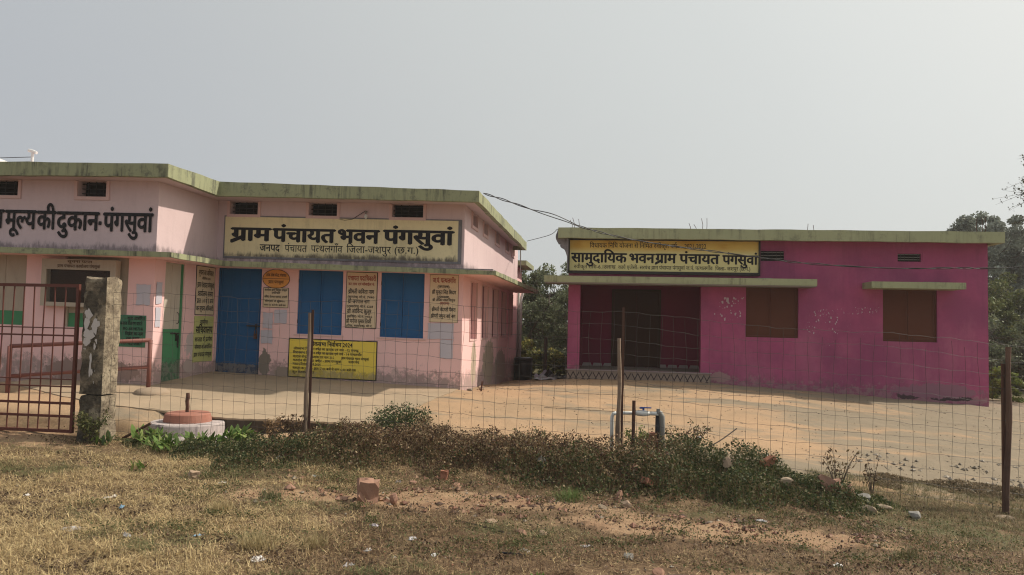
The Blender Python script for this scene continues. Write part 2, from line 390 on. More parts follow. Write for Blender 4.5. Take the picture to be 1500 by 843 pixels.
M['brown_ink']=paint('brown_lettering',(.10,.05,.02),var=.2,speck=0,bump=0,rough=.7)
M['dark']=paint('painted_dark',(.012,.012,.012),speck=0,bump=0)
M['grey_edge']=paint('grey_plaster_edge',(.20,.19,.20),speck=.4,streak=.5)
M['iron']=paint('dark_iron',(.035,.03,.028),speck=.3,bump=.1,rough=.6)
M['gate_red']=paint('red_oxide_gate',(.125,.038,.028),(.08,.028,.02),speck=.5,bump=.15,rough=.6)
M['rail_red']=paint('red_pipe_rail',(.20,.075,.06),(.15,.055,.045),speck=.4,bump=.1,rough=.6)
M['cream']=paint('cream_shutter',(.44,.38,.30),(.38,.33,.27),speck=.3,streak=.2,streak_col=(.2,.15,.1),bump=.08)
M['door_green']=paint('green_shutter',(.07,.26,.12),(.05,.20,.10),speck=.3,streak=.15,bump=.08,grime=(.44,-.035,.2,.6))
M['white_door']=paint('white_door_paint',(.52,.47,.39),(.45,.40,.33),speck=.2,streak=.2,streak_col=(.25,.2,.14),bump=.08)
M['paper']=paint('paper',(.52,.50,.56),(.44,.43,.50),speck=.25,bump=.05)
M['paper_white']=paint('white_litter',(.68,.66,.64),speck=.15,bump=.1)
M['litter_clear']=paint('grey_plastic_litter',(.42,.41,.42),speck=.2,rough=.35,bump=.1)
M['litter_blue']=paint('blue_litter',(.18,.32,.46),speck=.2,bump=.1)
M['magenta']=paint('magenta_wall_paint',(.40,.082,.185),(.27,.058,.14),fade=(.45,(.46,.15,.235)),var=1,speck=.12,streak=.30,streak_col=(.20,.045,.11),grime=(.46,-.042,.6,.5),grime_col=(.17,.09,.11),bump=.3,
    patch=[(6.45,17.2,.22,.28,.09,(.06,.035,.04)),(7.3,17.2,.18,.5,.06,(.05,.03,.035)),(7.0,17.2,.32,.9,.16,(.26,.12,.17)),(2.5,17.2,.48,.22,.12,(.33,.2,.2))])
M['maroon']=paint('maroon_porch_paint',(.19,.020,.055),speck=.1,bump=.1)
M['brown']=paint('brown_shutter',(.105,.033,.017),(.08,.026,.014),rough=.85,speck=.15,bump=.06)
M['brown_dark']=paint('dark_brown_door',(.055,.024,.015),rough=.9,speck=.1,bump=.06)
M['tile']=paint('tile_stone',(.27,.21,.17),speck=.3,bump=.1,rough=.5); M['tile_dark']=paint('tile_dark_print',(.045,.03,.03),speck=.2,bump=0,rough=.5)
M['tile_pale']=paint('pale_floor_tile',(.30,.25,.24),speck=.2,bump=.05,rough=.4)
M['sill']=paint('grey_cement',(.24,.21,.18),speck=.4,bump=.4)
M['tan_cement']=paint('tan_cement',(.34,.26,.185),speck=.4,bump=.4)
M['pillar_old']=paint('mossy_concrete',(.26,.215,.165),(.11,.095,.075),var=1,speck=.8,streak=.5,streak_col=(.035,.03,.026),bump=1.0)
n=NT('pillar_concrete_shaded_front',.95,.15); a=n.noise(7,7,rough=.7); b_=n.noise(3.2,6,rough=.65,off=(4,4,4)); k=n.mix(n.step(a,.4,.62),(.34,.285,.205),(.18,.145,.105))
k=n.mix(n.step(n.noise(22,5,rough=.8),.52,.66),k,(.06,.05,.038)); nx=n.t.nodes.new('ShaderNodeNewGeometry').outputs['Normal']; f=n.step(n.math('MULTIPLY',n.xyz(nx)[1],-1.0),.3,.8)
k=n.mix(n.math('MULTIPLY',f,n.step(b_,.38,.55)),k,n.mix(n.step(a,.4,.6),(.05,.042,.033),(.10,.085,.065))); n.bump(n.math('ADD',a,n.math('MULTIPLY',n.noise(30,4),.4)),1.0,.02); M['pillar']=n.done(k)  # front face mottled darker, its shade put into the colour
M['limewhite']=paint('flaked_whitewash',(.56,.52,.50),speck=.5,bump=.4)
M['ring_white']=paint('dirty_whitewash_ring',(.50,.43,.41),(.36,.31,.30),var=1,speck=.6,streak=.55,streak_col=(.09,.08,.09),bump=.5,peel=.5,peel_col=(.2,.17,.17))
M['ring_orange']=paint('faded_orange_ring',(.33,.14,.10),(.30,.15,.11),speck=.4,streak=.2,streak_col=(.3,.2,.16),bump=.3)
M['rust']=paint('rusty_iron',(.10,.05,.035),(.07,.035,.03),speck=.6,bump=.4)
M['wood']=paint('weathered_wood',(.28,.205,.15),(.13,.09,.065),var=1,speck=.6,streak=.6,streak_col=(.08,.05,.035),bump=.6)
M['post_dark']=paint('dark_weathered_wood',(.15,.09,.065),(.07,.04,.03),var=1,speck=.6,streak=.6,streak_col=(.04,.025,.02),bump=.6)
M['wire']=paint('fence_wire',(.032,.026,.024),speck=0,bump=0,rough=.6)
M['cable']=paint('black_cable',(.02,.02,.022),speck=0,bump=0,rough=.6)
M['pvc']=paint('white_pvc',(.74,.75,.72),speck=.25,bump=.05,rough=.5,streak=.3,streak_col=(.3,.26,.2)); M['pvc_grey']=paint('grey_pipe',(.24,.23,.21),speck=.4,bump=.2,rough=.5)
M['tap_blue']=paint('blue_tap_handle',(.02,.06,.28),speck=.1,bump=0,rough=.4)
M['plastic_black']=paint('black_plastic',(.018,.019,.024),speck=.1,bump=.1,rough=.4)
M['white_tank']=paint('white_tank',(.7,.7,.68),speck=.05,bump=0,rough=.4)
M['brick']=paint('broken_brick',(.30,.13,.08),(.24,.14,.10),speck=.5,bump=.6)
M['sand_rock']=paint('red_sandstone',(.34,.19,.13),(.24,.14,.10),var=1,speck=.5,bump=.8)
M['tan_rock']=paint('tan_stone',(.36,.26,.18),(.28,.2,.14),var=1,speck=.5,bump=.6)
M['grey_rock']=paint('grey_stone',(.27,.26,.24),(.2,.19,.17),var=1,speck=.5,bump=.6)
M['white_rock']=paint('pale_stone',(.33,.26,.185),(.22,.17,.12),var=1,speck=.4,bump=.5)
M['bark']=paint('tree_bark',(.09,.07,.055),speck=.5,bump=.6)
M['scrap']=paint('paper_scraps',(.52,.42,.46),speck=.2,bump=0)
g=NT('notice_glass',.2,.2); g.b.inputs['Alpha'].default_value=.18; M['glass']=g.done((.05,.055,.05))
def leafmat(name, trans=.25):
    n=NT(name,.65,.25); c=n.attr('tint'); k=n.mix(n.math('MULTIPLY',n.noise(2.5,3),.35),c,n.mix(1.0,c,(.7,.7,.7),'MULTIPLY'))
    tr=n.t.nodes.new('ShaderNodeBsdfTranslucent'); n.t.links.new(k,tr.inputs[0]); ms=n.t.nodes.new('ShaderNodeMixShader'); ms.inputs[0].default_value=trans
    o=n.t.nodes['Material Output']; n.t.links.new(n.b.outputs[0],ms.inputs[1]); n.t.links.new(tr.outputs[0],ms.inputs[2]); n.t.links.new(ms.outputs[0],o.inputs[0])
    return n.done(k)
M['leaf']=leafmat('foliage'); M['straw']=leafmat('dry_grass_blades',.15)
# banner print: orange at the top running to cream
n=NT('banner_print',.5); z=n.xyz()[2]; a=n.step(z,3.20,3.36)
a2=n.step(n.noise(1.6,2,off=(2,2,2)),.4,.65)
k=n.mix(a,(.78,.70,.32),n.mix(a2,(.78,.56,.13),(.68,.42,.07))); k=n.mix(n.math('MULTIPLY',n.noise(9,4),.15),k,(.2,.15,.06)); n.bump(n.noise(1.5,2),.1,.03); M['banner']=n.done(k)
# ground
n=NT('earth_ground',.95,.15); X=n.xyz()
yard=n.attr('yard','Fac'); bare=n.attr('bare','Fac')
n1=n.noise(.55,6,rough=.6); n2=n.noise(3.2,7,rough=.7); n3=n.noise(22,5,rough=.75)
grass=n.mix(n.step(n2,.35,.65),(.125,.080,.048),(.20,.135,.080)); grass=n.mix(n.math('MULTIPLY',n.step(n3,.45,.7),.6),grass,(.075,.052,.03))
grass=n.mix(n.math('MULTIPLY',n.step(n.noise(1.1,6,off=(4,1,0),rough=.65),.5,.7),.45),grass,(.10,.105,.045))
dirt=n.mix(n.step(n2,.35,.65),(.27,.165,.10),(.34,.23,.14)); dirt=n.mix(n.math('MULTIPLY',n.step(n3,.5,.72),.45),dirt,(.16,.09,.055))
fore=n.mix(n.step(n.math('ADD',bare,n.math('MULTIPLY',n.math('SUBTRACT',n2,.5),.9)),.42,.62),grass,dirt)
v=n.scale(n.geo,.34,1.05,1); bnd=n.noise(.8,8,vec=v,rough=.68,dist=.6)
sand=n.mix(n.step(n1,.4,.65),(.42,.28,.17),(.34,.24,.15)); sand=n.mix(n.math('MULTIPLY',n.step(n3,.5,.75),.35),sand,(.24,.16,.09))
vg=n.math('ADD',bnd,n.math('MULTIPLY',n.step(X[0],0.5,5.5),.16)); greyb=n.mix(n2,(.21,.175,.125),(.28,.225,.16))
sand=n.mix(n.step(vg,.50,.64),sand,greyb)
far=n.mix(n2,(.10,.10,.05),(.16,.13,.07)); farf=n.step(X[1],20.5,23)
k=n.mix(yard,fore,sand); k=n.mix(farf,k,far)
n.bump(n.math('ADD',n.noise(5,8,rough=.7),n.math('MULTIPLY',n3,.35)),.9,.03); M['ground']=n.done(k)
n=NT('slab_concrete',.9,.2); n2=n.noise(1.1,7,rough=.65); n3=n.noise(18,5,rough=.7)
k=n.mix(n.step(n2,.35,.68),(.395,.30,.205),(.31,.245,.17)); k=n.mix(n.math('MULTIPLY',n.step(n3,.5,.75),.3),k,(.2,.15,.10))
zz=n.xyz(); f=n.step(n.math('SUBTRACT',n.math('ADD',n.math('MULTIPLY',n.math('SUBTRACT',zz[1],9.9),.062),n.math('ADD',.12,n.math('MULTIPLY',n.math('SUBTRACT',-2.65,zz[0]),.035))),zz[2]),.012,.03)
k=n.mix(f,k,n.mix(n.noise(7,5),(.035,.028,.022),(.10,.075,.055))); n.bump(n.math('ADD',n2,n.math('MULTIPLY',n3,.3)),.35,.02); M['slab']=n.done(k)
# ================================================================ ground sheet
def axis_pts(a,b,lo,hi,d,D):
    c=list(np.arange(lo,hi+1e-6,d)); s=d; x=lo
    while x>a: s=min(s*1.35,D); x-=s; c.insert(0,x)
    s=d; x=c[-1]
    while x<b: s=min(s*1.35,D); x+=s; c.append(x)
    return np.array(c)
GX=axis_pts(-420,420,-10,10,.07,40); GY=axis_pts(-120,600,3.2,24,.07,40)
gx,gy=np.meshgrid(GX,GY,indexing='ij'); gz=ground(gx,gy)
near=_sm((14-gy)/4)*_sm((gy-1)/2)*_sm((11-abs(gx))/2)
gz=gz+near*(.010*np.sin(gx*13+2*np.sin(gy*7))*np.sin(gy*11+2*np.sin(gx*5))+.006*np.sin(gx*29+gy*17)*np.sin(gy*31-gx*9))*np.where(gy>9.4,.35,1)
me=bpy.data.meshes.new('ground'); V=np.stack([gx,gy,gz],-1).reshape(-1,3); nx,ny=gx.shape
ii,jj=np.meshgrid(np.arange(nx-1),np.arange(ny-1),indexing='ij'); a=(ii*ny+jj).ravel(); F=np.stack([a,a+ny,a+ny+1,a+1],-1)
me.vertices.add(len(V)); me.vertices.foreach_set('co',V.astype(np.float32).ravel()); me.loops.add(F.size); me.loops.foreach_set('vertex_index',F.astype(np.int32).ravel())
me.polygons.add(len(F)); me.polygons.foreach_set('loop_start',np.arange(0,F.size,4,dtype=np.int32)); me.polygons.foreach_set('use_smooth',np.ones(len(F),bool)); me.update(calc_edges=True)
def yardmask(x,y): return _sm((y-8.75-.25*np.sin(x*1.7)-.15*np.sin(x*4.3+1))/.5)*np.where(x<-4.4,_sm((y-9.0)/.5),1)
def bareness(x,y):
    b=.1+0*x
    for (cx,cy,rx,ry,a) in [(1.0,6.3,1.7,.40,.80),(-1.9,6.55,.7,.25,.8),(.9,5.0,1.0,.35,.50),(-3.0,6.5,.6,.3,.55),(-2.0,5.9,.5,.2,.4),(-7.2,8.3,1.6,.5,.7),(2.6,5.3,.5,.3,.6),(-.9,6.9,1.3,.25,.6),(3.6,8.9,1.2,.25,.6),(-1.2,5.0,.6,.25,.35)]:
        b=b+a*np.exp(-(((x-cx)/rx)**2+((y-cy)/ry)**2))
    return np.clip(b,0,1)
for nm,arr in (('yard',yardmask(gx,gy)),('bare',bareness(gx,gy))):
    at=me.attributes.new(nm,'FLOAT','POINT'); at.data.foreach_set('value',arr.astype(np.float32).ravel())
me.materials.append(M['ground']); go=bpy.data.objects.new('ground',me); col.objects.link(go); props(go,kind='structure'); reg(go,(0,0,0))

# concrete apron in front of the pink building
def slab_z(x,y): return .12+(y-9.9)*.062+(-2.65-x)*.035
front=[(-9.5,11.0),(-8.0,10.3),(-6.9,9.95),(-5.6,9.72),(-5.0,9.70),(-4.4,9.83),(-3.9,9.90),(-3.45,9.97),(-3.12,10.06),(-3.0,10.4),(-2.96,11.2),(-2.86,12.2),(-2.72,13.2),(-2.70,13.62)]
pts=[]
for i in range(len(front)-1):
    (xa,ya),(xb,yb)=front[i],front[i+1]
    for k in range(6):
        t=k/6; pts.append((xa+(xb-xa)*t+.012*math.sin(i*7+k*2.3),ya+(yb-ya)*t+.015*math.sin(i*5+k*3.1)))
pts.append(front[-1])
mb=MB(); n0=len(pts)
vs=[(x,y,slab_z(x,y)) for x,y in pts]+[(x,y-.012,slab_z(x,y)-.35) for x,y in pts]; mb.add(vs,[(i,i+1,i+1+n0,i+n0) for i in range(n0-1)])
cols_=8; rows=[]
vs=[]
for k in range(cols_+1):
    t=k/cols_
    for (x,y) in pts:
        yy=y+(13.64-y)*t; xx=x; vs.append((xx,yy,slab_z(xx,yy)+.004*h3(xx*2,yy*2,1)))
mb.add(vs,[(k*n0+i,k*n0+i+1,(k+1)*n0+i+1,(k+1)*n0+i) for k in range(cols_) for i in range(n0-1)])
mb.build('concrete_path',M['slab'],kind='structure',smooth=False)
# ================================================================ pink office building (left)
LX=lambda p:(p[0],p[1],p[2]-.014*(p[0]+7.3))
def B(**k): return MB(LX)
office=thing('office_building',(-5.1,13.6,.3),'pink plastered office with pale green roof edge, blue shutters and a cream sign','building')
W1=(-5.83,-4.95,1.30,2.52); W2=(-4.21,-3.38,1.30,2.52); DR=(-7.46,-6.56,.40,2.52)
V1=(-7.26,-6.69,3.55,3.80); V2=(-5.67,-5.11,3.55,3.80); V3=(-4.04,-3.44,3.55,3.80)
SV=[(14.35,14.92),(15.68,16.23),(17.41,18.01),(19.2,19.79),(20.46,20.97)]; SW=[(14.39,15.12),(15.70,16.57),(17.13,18.03),(18.65,19.55),(20.1,20.9)]
# lower walls (below the canopy) and upper walls (above) share one limewash; bounce light is painted into the lower tone
lo=B(); up=B()
wall(lo,'Y',13.6,-7.5,-2.65,-.2,2.56,.22,[W1,W2,DR]); wall(up,'Y',13.6,-7.5,-2.65,2.562,3.80,.22,[])
lo.build('lower_front_wall',M['pink_low'],office)
up2=B(); wall(up2,'Y',13.6,-7.5,-2.65,2.562,3.805,.22,[V1,V2,V3]); up2.build('upper_front_wall',M['pink_up'],office)
b=B(); wall(b,'X',-2.65,13.605,21.9,-.5,2.56,.14,[(a,c,1.30,2.44) for a,c in SW]); b.build('lower_side_wall',M['pink_low'],office)
b=B(); wall(b,'X',-2.65,13.605,21.9,2.562,3.805,.2,[(a,c,3.53,3.79) for a,c in SV]); b.build('upper_side_wall',M['pink_up'],office)
WL_=(-11.6,-9.86,1.31,2.52); WM=(-9.12,-7.98,1.31,2.50); WV1=(-10.75,-10.09,3.53,3.80); WV2=(-8.98,-8.445,3.53,3.80)
b=B(); wall(b,'Y',11.65,-13.5,-7.5,-.1,2.56,.22,[WL_,WM]); b.build('lower_wing_wall',M['pink_low'],office)
b=B(); wall(b,'Y',11.65,-13.5,-7.5,2.562,3.805,.22,[WV1,WV2]); b.build('upper_wing_wall',M['pink_up'],office)
b=B(); wall(b,'X',-7.5,11.655,13.6,.0,2.56,.2,[(11.95,12.53,.40,2.48)]); b.build('lower_wing_side_wall',M['pink_low'],office)
b=B(); wall(b,'X',-7.5,11.655,13.6,2.562,3.805,.2,[]); b.build('upper_wing_side_wall',M['pink_up'],office)
b=B(); b.box(-13.5,-2.86,21.7,21.9,-.5,3.8); b.box(-13.5,-13.3,11.9,21.7,-.5,3.8); b.build('rear_wall',M['pink_low'],office)
# roof slab with its upstand, built along the eaves line
def band(mb, path, off, z0,z1, t, zf=None):
    """vertical strip of thickness t along an open path (outer face on the path), mitred; z0/z1 per point"""
    n=len(path); P=[Vector((p[0],p[1])) for p in path]; nor=[]
    for i in range(n):
        d1=(P[i]-P[i-1]).normalized() if i else None; d2=(P[i+1]-P[i]).normalized() if i<n-1 else None
        f=lambda d: Vector((-d.y,d.x))
        if d1 is None: m=f(d2)
        elif d2 is None: m=f(d1)
        else:
            m=(f(d1)+f(d2)).normalized(); m=m/max(.3,m.dot(f(d1)))
        nor.append(m)
    vs=[]
    for i in range(n):
        q=P[i]+nor[i]*t
        vs+=[(P[i].x,P[i].y,z0[i]),(P[i].x,P[i].y,z1[i]),(q.x,q.y,z1[i]),(q.x,q.y,z0[i])]
    fs=[]
    for i in range(n-1):
        for k in range(4): fs.append((4*i+k,4*i+(k+1)%4,4*i+4+(k+1)%4,4*i+4+k))
    fs+=[(0,1,2,3),(4*n-4,4*n-3,4*n-2,4*n-1)]
    mb.add(vs,fs)
def dense(path, step=.35, jit=.012, seed=1):
    o=[]
    for i in range(len(path)-1):
        a,b_=path[i],path[i+1]; L=math.dist(a[:2],b_[:2]); n=max(1,int(L/step))
        for k in range(n):
            t=k/n; p=[a[j]+(b_[j]-a[j])*t for j in range(len(a))]
            if k: p=[q+jit*h3(p[0]*3+j*2,p[1]*3,seed+j) for j,q in enumerate(p)]
            o.append(p)
    o.append(list(path[-1])); return o
# x, y, bottom z, top z (before the building's slight tilt is applied)
eave=[(-13.9,11.25,3.79,4.045),(-7.1,11.25,3.81,4.025),(-7.17,13.0,3.80,4.07),(-2.29,13.0,3.765,3.965),(-2.29,20.9,3.70,3.93),(-6,20.9,3.70,3.93)]
d=dense(eave); b=B(); band(b,[(p[0],p[1]) for p in d],0,[p[2] for p in d],[p[3] for p in d],.10); b.build('roof_edge',M['green_fascia'],office)
b=B(); ins=[(-13.8,11.34),(-7.19,11.34),(-7.26,13.09),(-2.38,13.09),(-2.38,20.8),(-13.8,20.8)]; b.prism(ins,'Z',3.806,3.93); b.build('roof',M['pink_up'],office)
can=[(-13.9,11.13,2.50,2.615),(-6.9,11.13,2.50,2.575),(-6.98,12.98,2.50,2.60),(-1.95,12.98,2.48,2.55),(-1.95,21.0,2.50,2.60),(-2.6,21.0,2.50,2.60)]
d=dense(can,.3,.009,4); b=B(); band(b,[(p[0],p[1]) for p in d],0,[p[2] for p in d],[p[3] for p in d],.06); b.build('canopy_edge',M['green_fascia'],office)
b=B(); b.prism([(-13.8,11.188),(-6.96,11.188),(-7.04,13.03),(-7.49,13.03),(-7.49,11.66),(-13.8,11.66)],'Z',2.505,2.56)
b.prism([(-7.49,13.032),(-2.005,13.032),(-2.005,13.61),(-7.49,13.61)],'Z',2.505,2.56); b.prism([(-2.66,13.612),(-2.005,13.612),(-2.005,20.95),(-2.66,20.95)],'Z',2.505,2.56)
b.build('canopy',M['pink_low'],office)
b=B(); b.prism([(-13.8,11.2),(-6.97,11.2),(-7.05,13.05),(-7.0,13.05),(-2.02,13.05),(-2.02,20.9),(-2.66,20.9),(-2.66,13.59),(-7.49,13.59),(-7.49,11.64),(-13.8,11.64)],'Z',2.5605,2.585)
b.build('canopy_top',M['grey_edge'],office)
# ventilators: raised plaster border, black pane painting in the interior shade, flat iron bars
def vent(x0,x1,z0,z1,y):
    f=B(); t=.055
    f.box(x0-t,x0,y-.02,y+.02,z0-t,z1); f.box(x1,x1+t,y-.02,y+.02,z0-t,z1); f.box(x0,x1,y-.02,y+.02,z0-t,z0)
    fo=f.build('ventilator',M['pink_trim'],office)
    q=B(); q.box(x0-.02,x1+.02,y+.2,y+.21,z0-.02,z1+.02); q.build('shade_pane',M['dark'],fo)
    for k in range(3): q=B(); zz=z0+(k+.8)*(z1-z0)/3.4; q.box(x0-.005,x1+.005,y+.10,y+.13,zz,zz+.010); q.build('grille_bar',M['iron'],fo)
    for k in range(3): q=B(); xx=x0+(k+1)*(x1-x0)/4; q.box(xx-.006,xx+.006,y+.095,y+.105,z0,z1); q.build('grille_bar',M['iron'],fo)
for v in (V1,V2,V3): vent(*v,13.6)
for v in (WV1,WV2): vent(*v,11.65)
for a,c in SV:
    f=B(); t=.06; x=-2.65; f.box(x-.02,x+.02,a-t,a,3.53-t,3.79); f.box(x-.02,x+.02,c,c+t,3.53-t,3.79); f.box(x-.02,x+.02,a,c,3.53-t,3.53)
    fo=f.build('ventilator',M['pink_trim'],office)
    q=B(); q.box(x-.17,x-.165,a-.02,c+.02,3.51,3.81); q.build('shutter',M['mauve'],fo)
for a,c in SW:
    f=B(); t=.035; x=-2.65; f.box(x-.02,x+.012,a-t,a,1.30-t,2.44); f.box(x-.02,x+.012,c,c+t,1.30-t,2.44); f.box(x-.02,x+.012,a,c,1.30-t,1.30)
    fo=f.build('window',M['pink_trim'],office)
    m=(a+c)/2
    for u,v in ((a,m-.004),(m+.004,c)): q=B(); q.box(x-.125,x-.10,u,v,1.302,2.438); q.build('leaf',M['mauve'],fo)
# blue shuttered windows with Z-braced sheet leaves
def shutter_leaf(x0,x1,z0,z1,y,mat,flip,parent):
    q=B(); q.box(x0,x1,y,y+.02,z0,z1); t=.03
    q.box(x0+.002,x0+t,y-.012,y,z0+.002,z1-.002); q.box(x1-t,x1-.002,y-.012,y,z0+.002,z1-.002)
    for zz in (z0+.002,z0+(z1-z0)*.5,z1-t): q.box(x0+t,x1-t,y-.010,y,zz,zz+t-.002)
    for (za,zb_) in ((z0+.03,z0+(z1-z0)*.5),(z0+(z1-z0)*.5+.03,z1-.03)):
        a,c=(x0+t,x1-t) if flip else (x1-t,x0+t)
        q.add([(a,y-.007,za),(a,y-.007,za+.035),(c,y-.007,zb_),(c,y-.007,zb_-.035)],[(0,1,2,3)])
    return q.build('leaf',mat,parent)
for (x0,x1,z0,z1) in (W1,W2):
    f=B(); t=.03; y=13.63; f.box(x0,x0+t,y,y+.05,z0,z1); f.box(x1-t,x1,y,y+.05,z0,z1); f.box(x0+t,x1-t,y,y+.05,z0,z0+t)
    fo=f.build('window',M['blue'],office); m=(x0+x1)/2
    shutter_leaf(x0+t,m-.004,z0+t,z1+.01,y+.012,M['blue'],True,fo); shutter_leaf(m+.004,x1-t,z0+t,z1+.01,y+.012,M['blue'],False,fo)
    for zz in (z0+.2,z1-.25):
        for xx in (x0,x1): q=B(); q.tube([(xx,y-.006,zz),(xx,y-.006,zz+.07)],.009,6); q.build('hinge',M['iron'],fo)
    q=B(); q.box(x0-.05,x1+.05,13.585,13.60,z0-.03,z0-.004); q.build('sill',M['pink_trim'],fo)
# blue entrance door
x0,x1,z0,z1=DR
f=B(); f.box(x0,x0+.04,13.66,13.72,z0,z1); f.box(x1-.04,x1,13.66,13.72,z0,z1); dr=f.build('door',M['blue'],office,label='blue sheet-metal entrance door with a padlocked hasp')
q=B(); q.box(x0+.042,x1-.042,13.675,13.70,z0+.01,z1)
for zz in (z0+.02,): q.box(x0+.042,x1-.042,13.664,13.675,zz,zz+.06)
for xx in (x0+.05,x1-.085): q.box(xx,xx+.035,13.662,13.675,z0+.09,z1-.02)
for k in range(1,4): xx=x0+.09+(x1-x0-.18)*k/4; q.box(xx-.004,xx+.004,13.670,13.675,z0+.09,z1-.02)
q.build('leaf',M['blue'],dr)
q=B(); q.box(x1-.30,x1-.02,13.645,13.66,1.40,1.425); q.box(x1-.12,x1-.10,13.64,13.66,1.34,1.45); q.build('hasp',M['iron'],dr)
q=B(); q.box(x1-.135,x1-.075,13.62,13.65,1.17,1.27); q.tube([(x1-.125,13.636,1.27),(x1-.125,13.636,1.32),(x1-.105,13.636,1.345),(x1-.085,13.636,1.32),(x1-.085,13.636,1.27)],.007,6); q.build('padlock',M['rust'],dr)
q=B(); q.box(x0-.01,x1+.02,13.3,13.66,.30,.43); q.build('doorstep',M['sill'],dr)
# two-tone door in the wing's side wall
x=-7.5; f=B(); f.box(x-.10,x-.02,11.95,11.98,.42,2.48); f.box(x-.10,x-.02,12.50,12.53,.42,2.48); dr=f.build('door',M['door_green'],office,label='narrow door with white upper half and green lower half')
q=B(); q.box(x-.075,x-.05,11.982,12.498,1.33,2.478); q.box(x-.05,x-.044,12.0,12.03,1.35,2.45); q.box(x-.05,x-.044,12.22,12.235,1.35,2.45); q.build('upper_panel',M['white_door'],dr)
q=B(); q.box(x-.075,x-.05,11.982,12.498,.43,1.329); q.box(x-.05,x-.044,11.985,12.495,.45,.50); q.box(x-.05,x-.044,11.985,12.495,1.28,1.32); q.build('lower_panel',M['door_green'],dr)
q=B(); q.box(x-.05,x-.03,12.25,12.56,1.24,1.262); q.box(x-.045,x-.02,12.40,12.42,1.12,1.25); q.tube([(x-.03,12.46,1.00),(x-.03,12.46,1.22)],.012,6); q.build('bolt',M['iron'],dr)
q=B(); q.tube([(x-.045,12.42,1.42),(x-.01,12.42,1.44),(x-.01,12.42,1.60),(x-.045,12.42,1.62)],.007,6); q.build('handle',M['iron'],dr)
# wing shutters
for (x0,x1,z0,z1,nl) in ((*WL_,4),(*WM,2)):
    y=11.72; f=B(); f.box(x0,x0+.03,y-.03,y+.02,z0,z1); f.box(x1-.03,x1,y-.03,y+.02,z0,z1); fo=f.build('window',M['cream'],office)
    for k in range(nl):
        a=x0+.03+(x1-x0-.06)*k/nl+.003; c=x0+.03+(x1-x0-.06)*(k+1)/nl-.003
        q=B(); q.box(a,c,y,y+.02,1.552,z1); q.add([(a,y-.006,z1-.02),(a+.03,y-.006,z1-.02),(c,y-.006,1.60),(c-.03,y-.006,1.60)],[(0,1,2,3)]); q.build('leaf',M['cream'],fo)
        q=B(); q.box(a,c,y,y+.02,z0,1.55); q.build('lower_leaf',M['door_green'],fo)
# painted signs (part of the wall)
pn=B(); pn.box(-7.34,-2.765,13.586,13.606,2.74,3.50); ps=pn.build('painted_sign',M['sign_cream'],office,label='long cream sign with heavy black lettering above the canopy')
q=B(); t=.022
q.box(-7.362,-7.34,13.583,13.606,2.70,3.522); q.box(-2.765,-2.70,13.583,13.606,2.70,3.522); q.box(-7.34,-2.765,13.583,13.606,3.50,3.522); q.box(-7.34,-2.765,13.583,13.606,2.70,2.74)
q.build('border',M['grey_edge'],ps)
lettering('lettering',[('ग्राम',-7.20,-6.42,3.045,3.285,'F',.045),('पंचायत',-6.36,-5.14,3.04,3.285,'F',.045),('भवन',-5.08,-4.28,3.045,3.29,'F',.045),('पंगसुवां',-4.18,-2.86,3.05,3.30,'F',.045),
    ('जनपद',-6.62,-6.22,2.85,2.975,'F',.022),('पंचायत',-6.12,-5.68,2.85,2.975,'F',.012),('पत्थलगाँव',-5.60,-4.98,2.855,2.98,'F',.012),('जिला-जशपुर',-4.90,-4.04,2.86,2.985,'F',.012),('(छ.ग.)',-3.98,-3.50,2.87,2.985,'F',.012)],'Y',13.586,M['black'],ps,res=3,xf=LX)
lettering('wall_lettering',[('उचित',-11.3,-10.34,2.965,3.275,'F',.036),('मूल्य',-10.30,-9.73,2.96,3.27,'F',.036),('की',-9.70,-9.36,2.96,3.265,'F',.036),('दुकान',-9.33,-8.56,2.955,3.26,'F',.036),('-',-8.565,-8.50,2.96,3.30,'F',.02),('पंगसुवां',-8.47,-7.58,2.95,3.255,'F',.036)],'Y',11.642,M['black'],office,res=3,xf=LX,label='black hand-painted shop title on the upper wing wall')
def psign(x0,x1,z0,z1,mat,lines,plane='Y',w=13.6,border=M['black'],label=None,inks=None,bt=.012):
    p=B(); (p.box(x0,x1,w-.008,w+.01,z0,z1) if plane=='Y' else p.box(w-.01,w+.008,x0,x1,z0,z1)); so=p.build('painted_sign',mat,office,label=label)
    if border:
        q=B()
        for (a,c,e,f_) in ((x0-bt,x0,z0-bt,z1+bt),(x1,x1+bt,z0-bt,z1+bt),(x0,x1,z1,z1+bt),(x0,x1,z0-bt,z0)):
            q.box(a,c,w-.009,w+.01,e,f_) if plane=='Y' else q.box(w-.01,w+.009,a,c,e,f_)
        q.build('border',border,so)
    for ink,ls in lines: lettering('lettering',ls,plane,w-.008 if plane=='Y' else w+.008,M[ink],so,bold=.02,res=1,xf=LX,off=.003)
    return so
psign(-4.87,-4.29,1.46,2.49,M['sign_small'],[('red_ink',[('पंचायत पदाधिकारी',-4.85,-4.31,2.34,2.42,'F'),('का नाम एवं मोबाईल नं.',-4.84,-4.33,2.25,2.295,'F')]),
  ('black',[('श्रीमती कविता नाग',-4.84,-4.34,2.095,2.165,'F'),('(सरपंच) मो.नं. 7440',-4.85,-4.33,2.01,2.05,'F'),('श्री जयपाल नाग',-4.84,-4.42,1.915,1.98,'F'),('(उपसरपंच) मो.नं. 6268',-4.86,-4.35,1.835,1.875,'F'),
  ('श्री अरविन्द कुजूर',-4.85,-4.38,1.73,1.80,'F'),('(सचिव) मो.नं. 9406',-4.85,-4.36,1.645,1.685,'F'),('श्री मनोज कुमार तिर्की',-4.86,-4.38,1.545,1.61,'F'),('(रोज. सहायक) मो.नं.',-4.86,-4.35,1.475,1.51,'F')])],label='narrow cream list of officials with a red heading between the two blue windows')
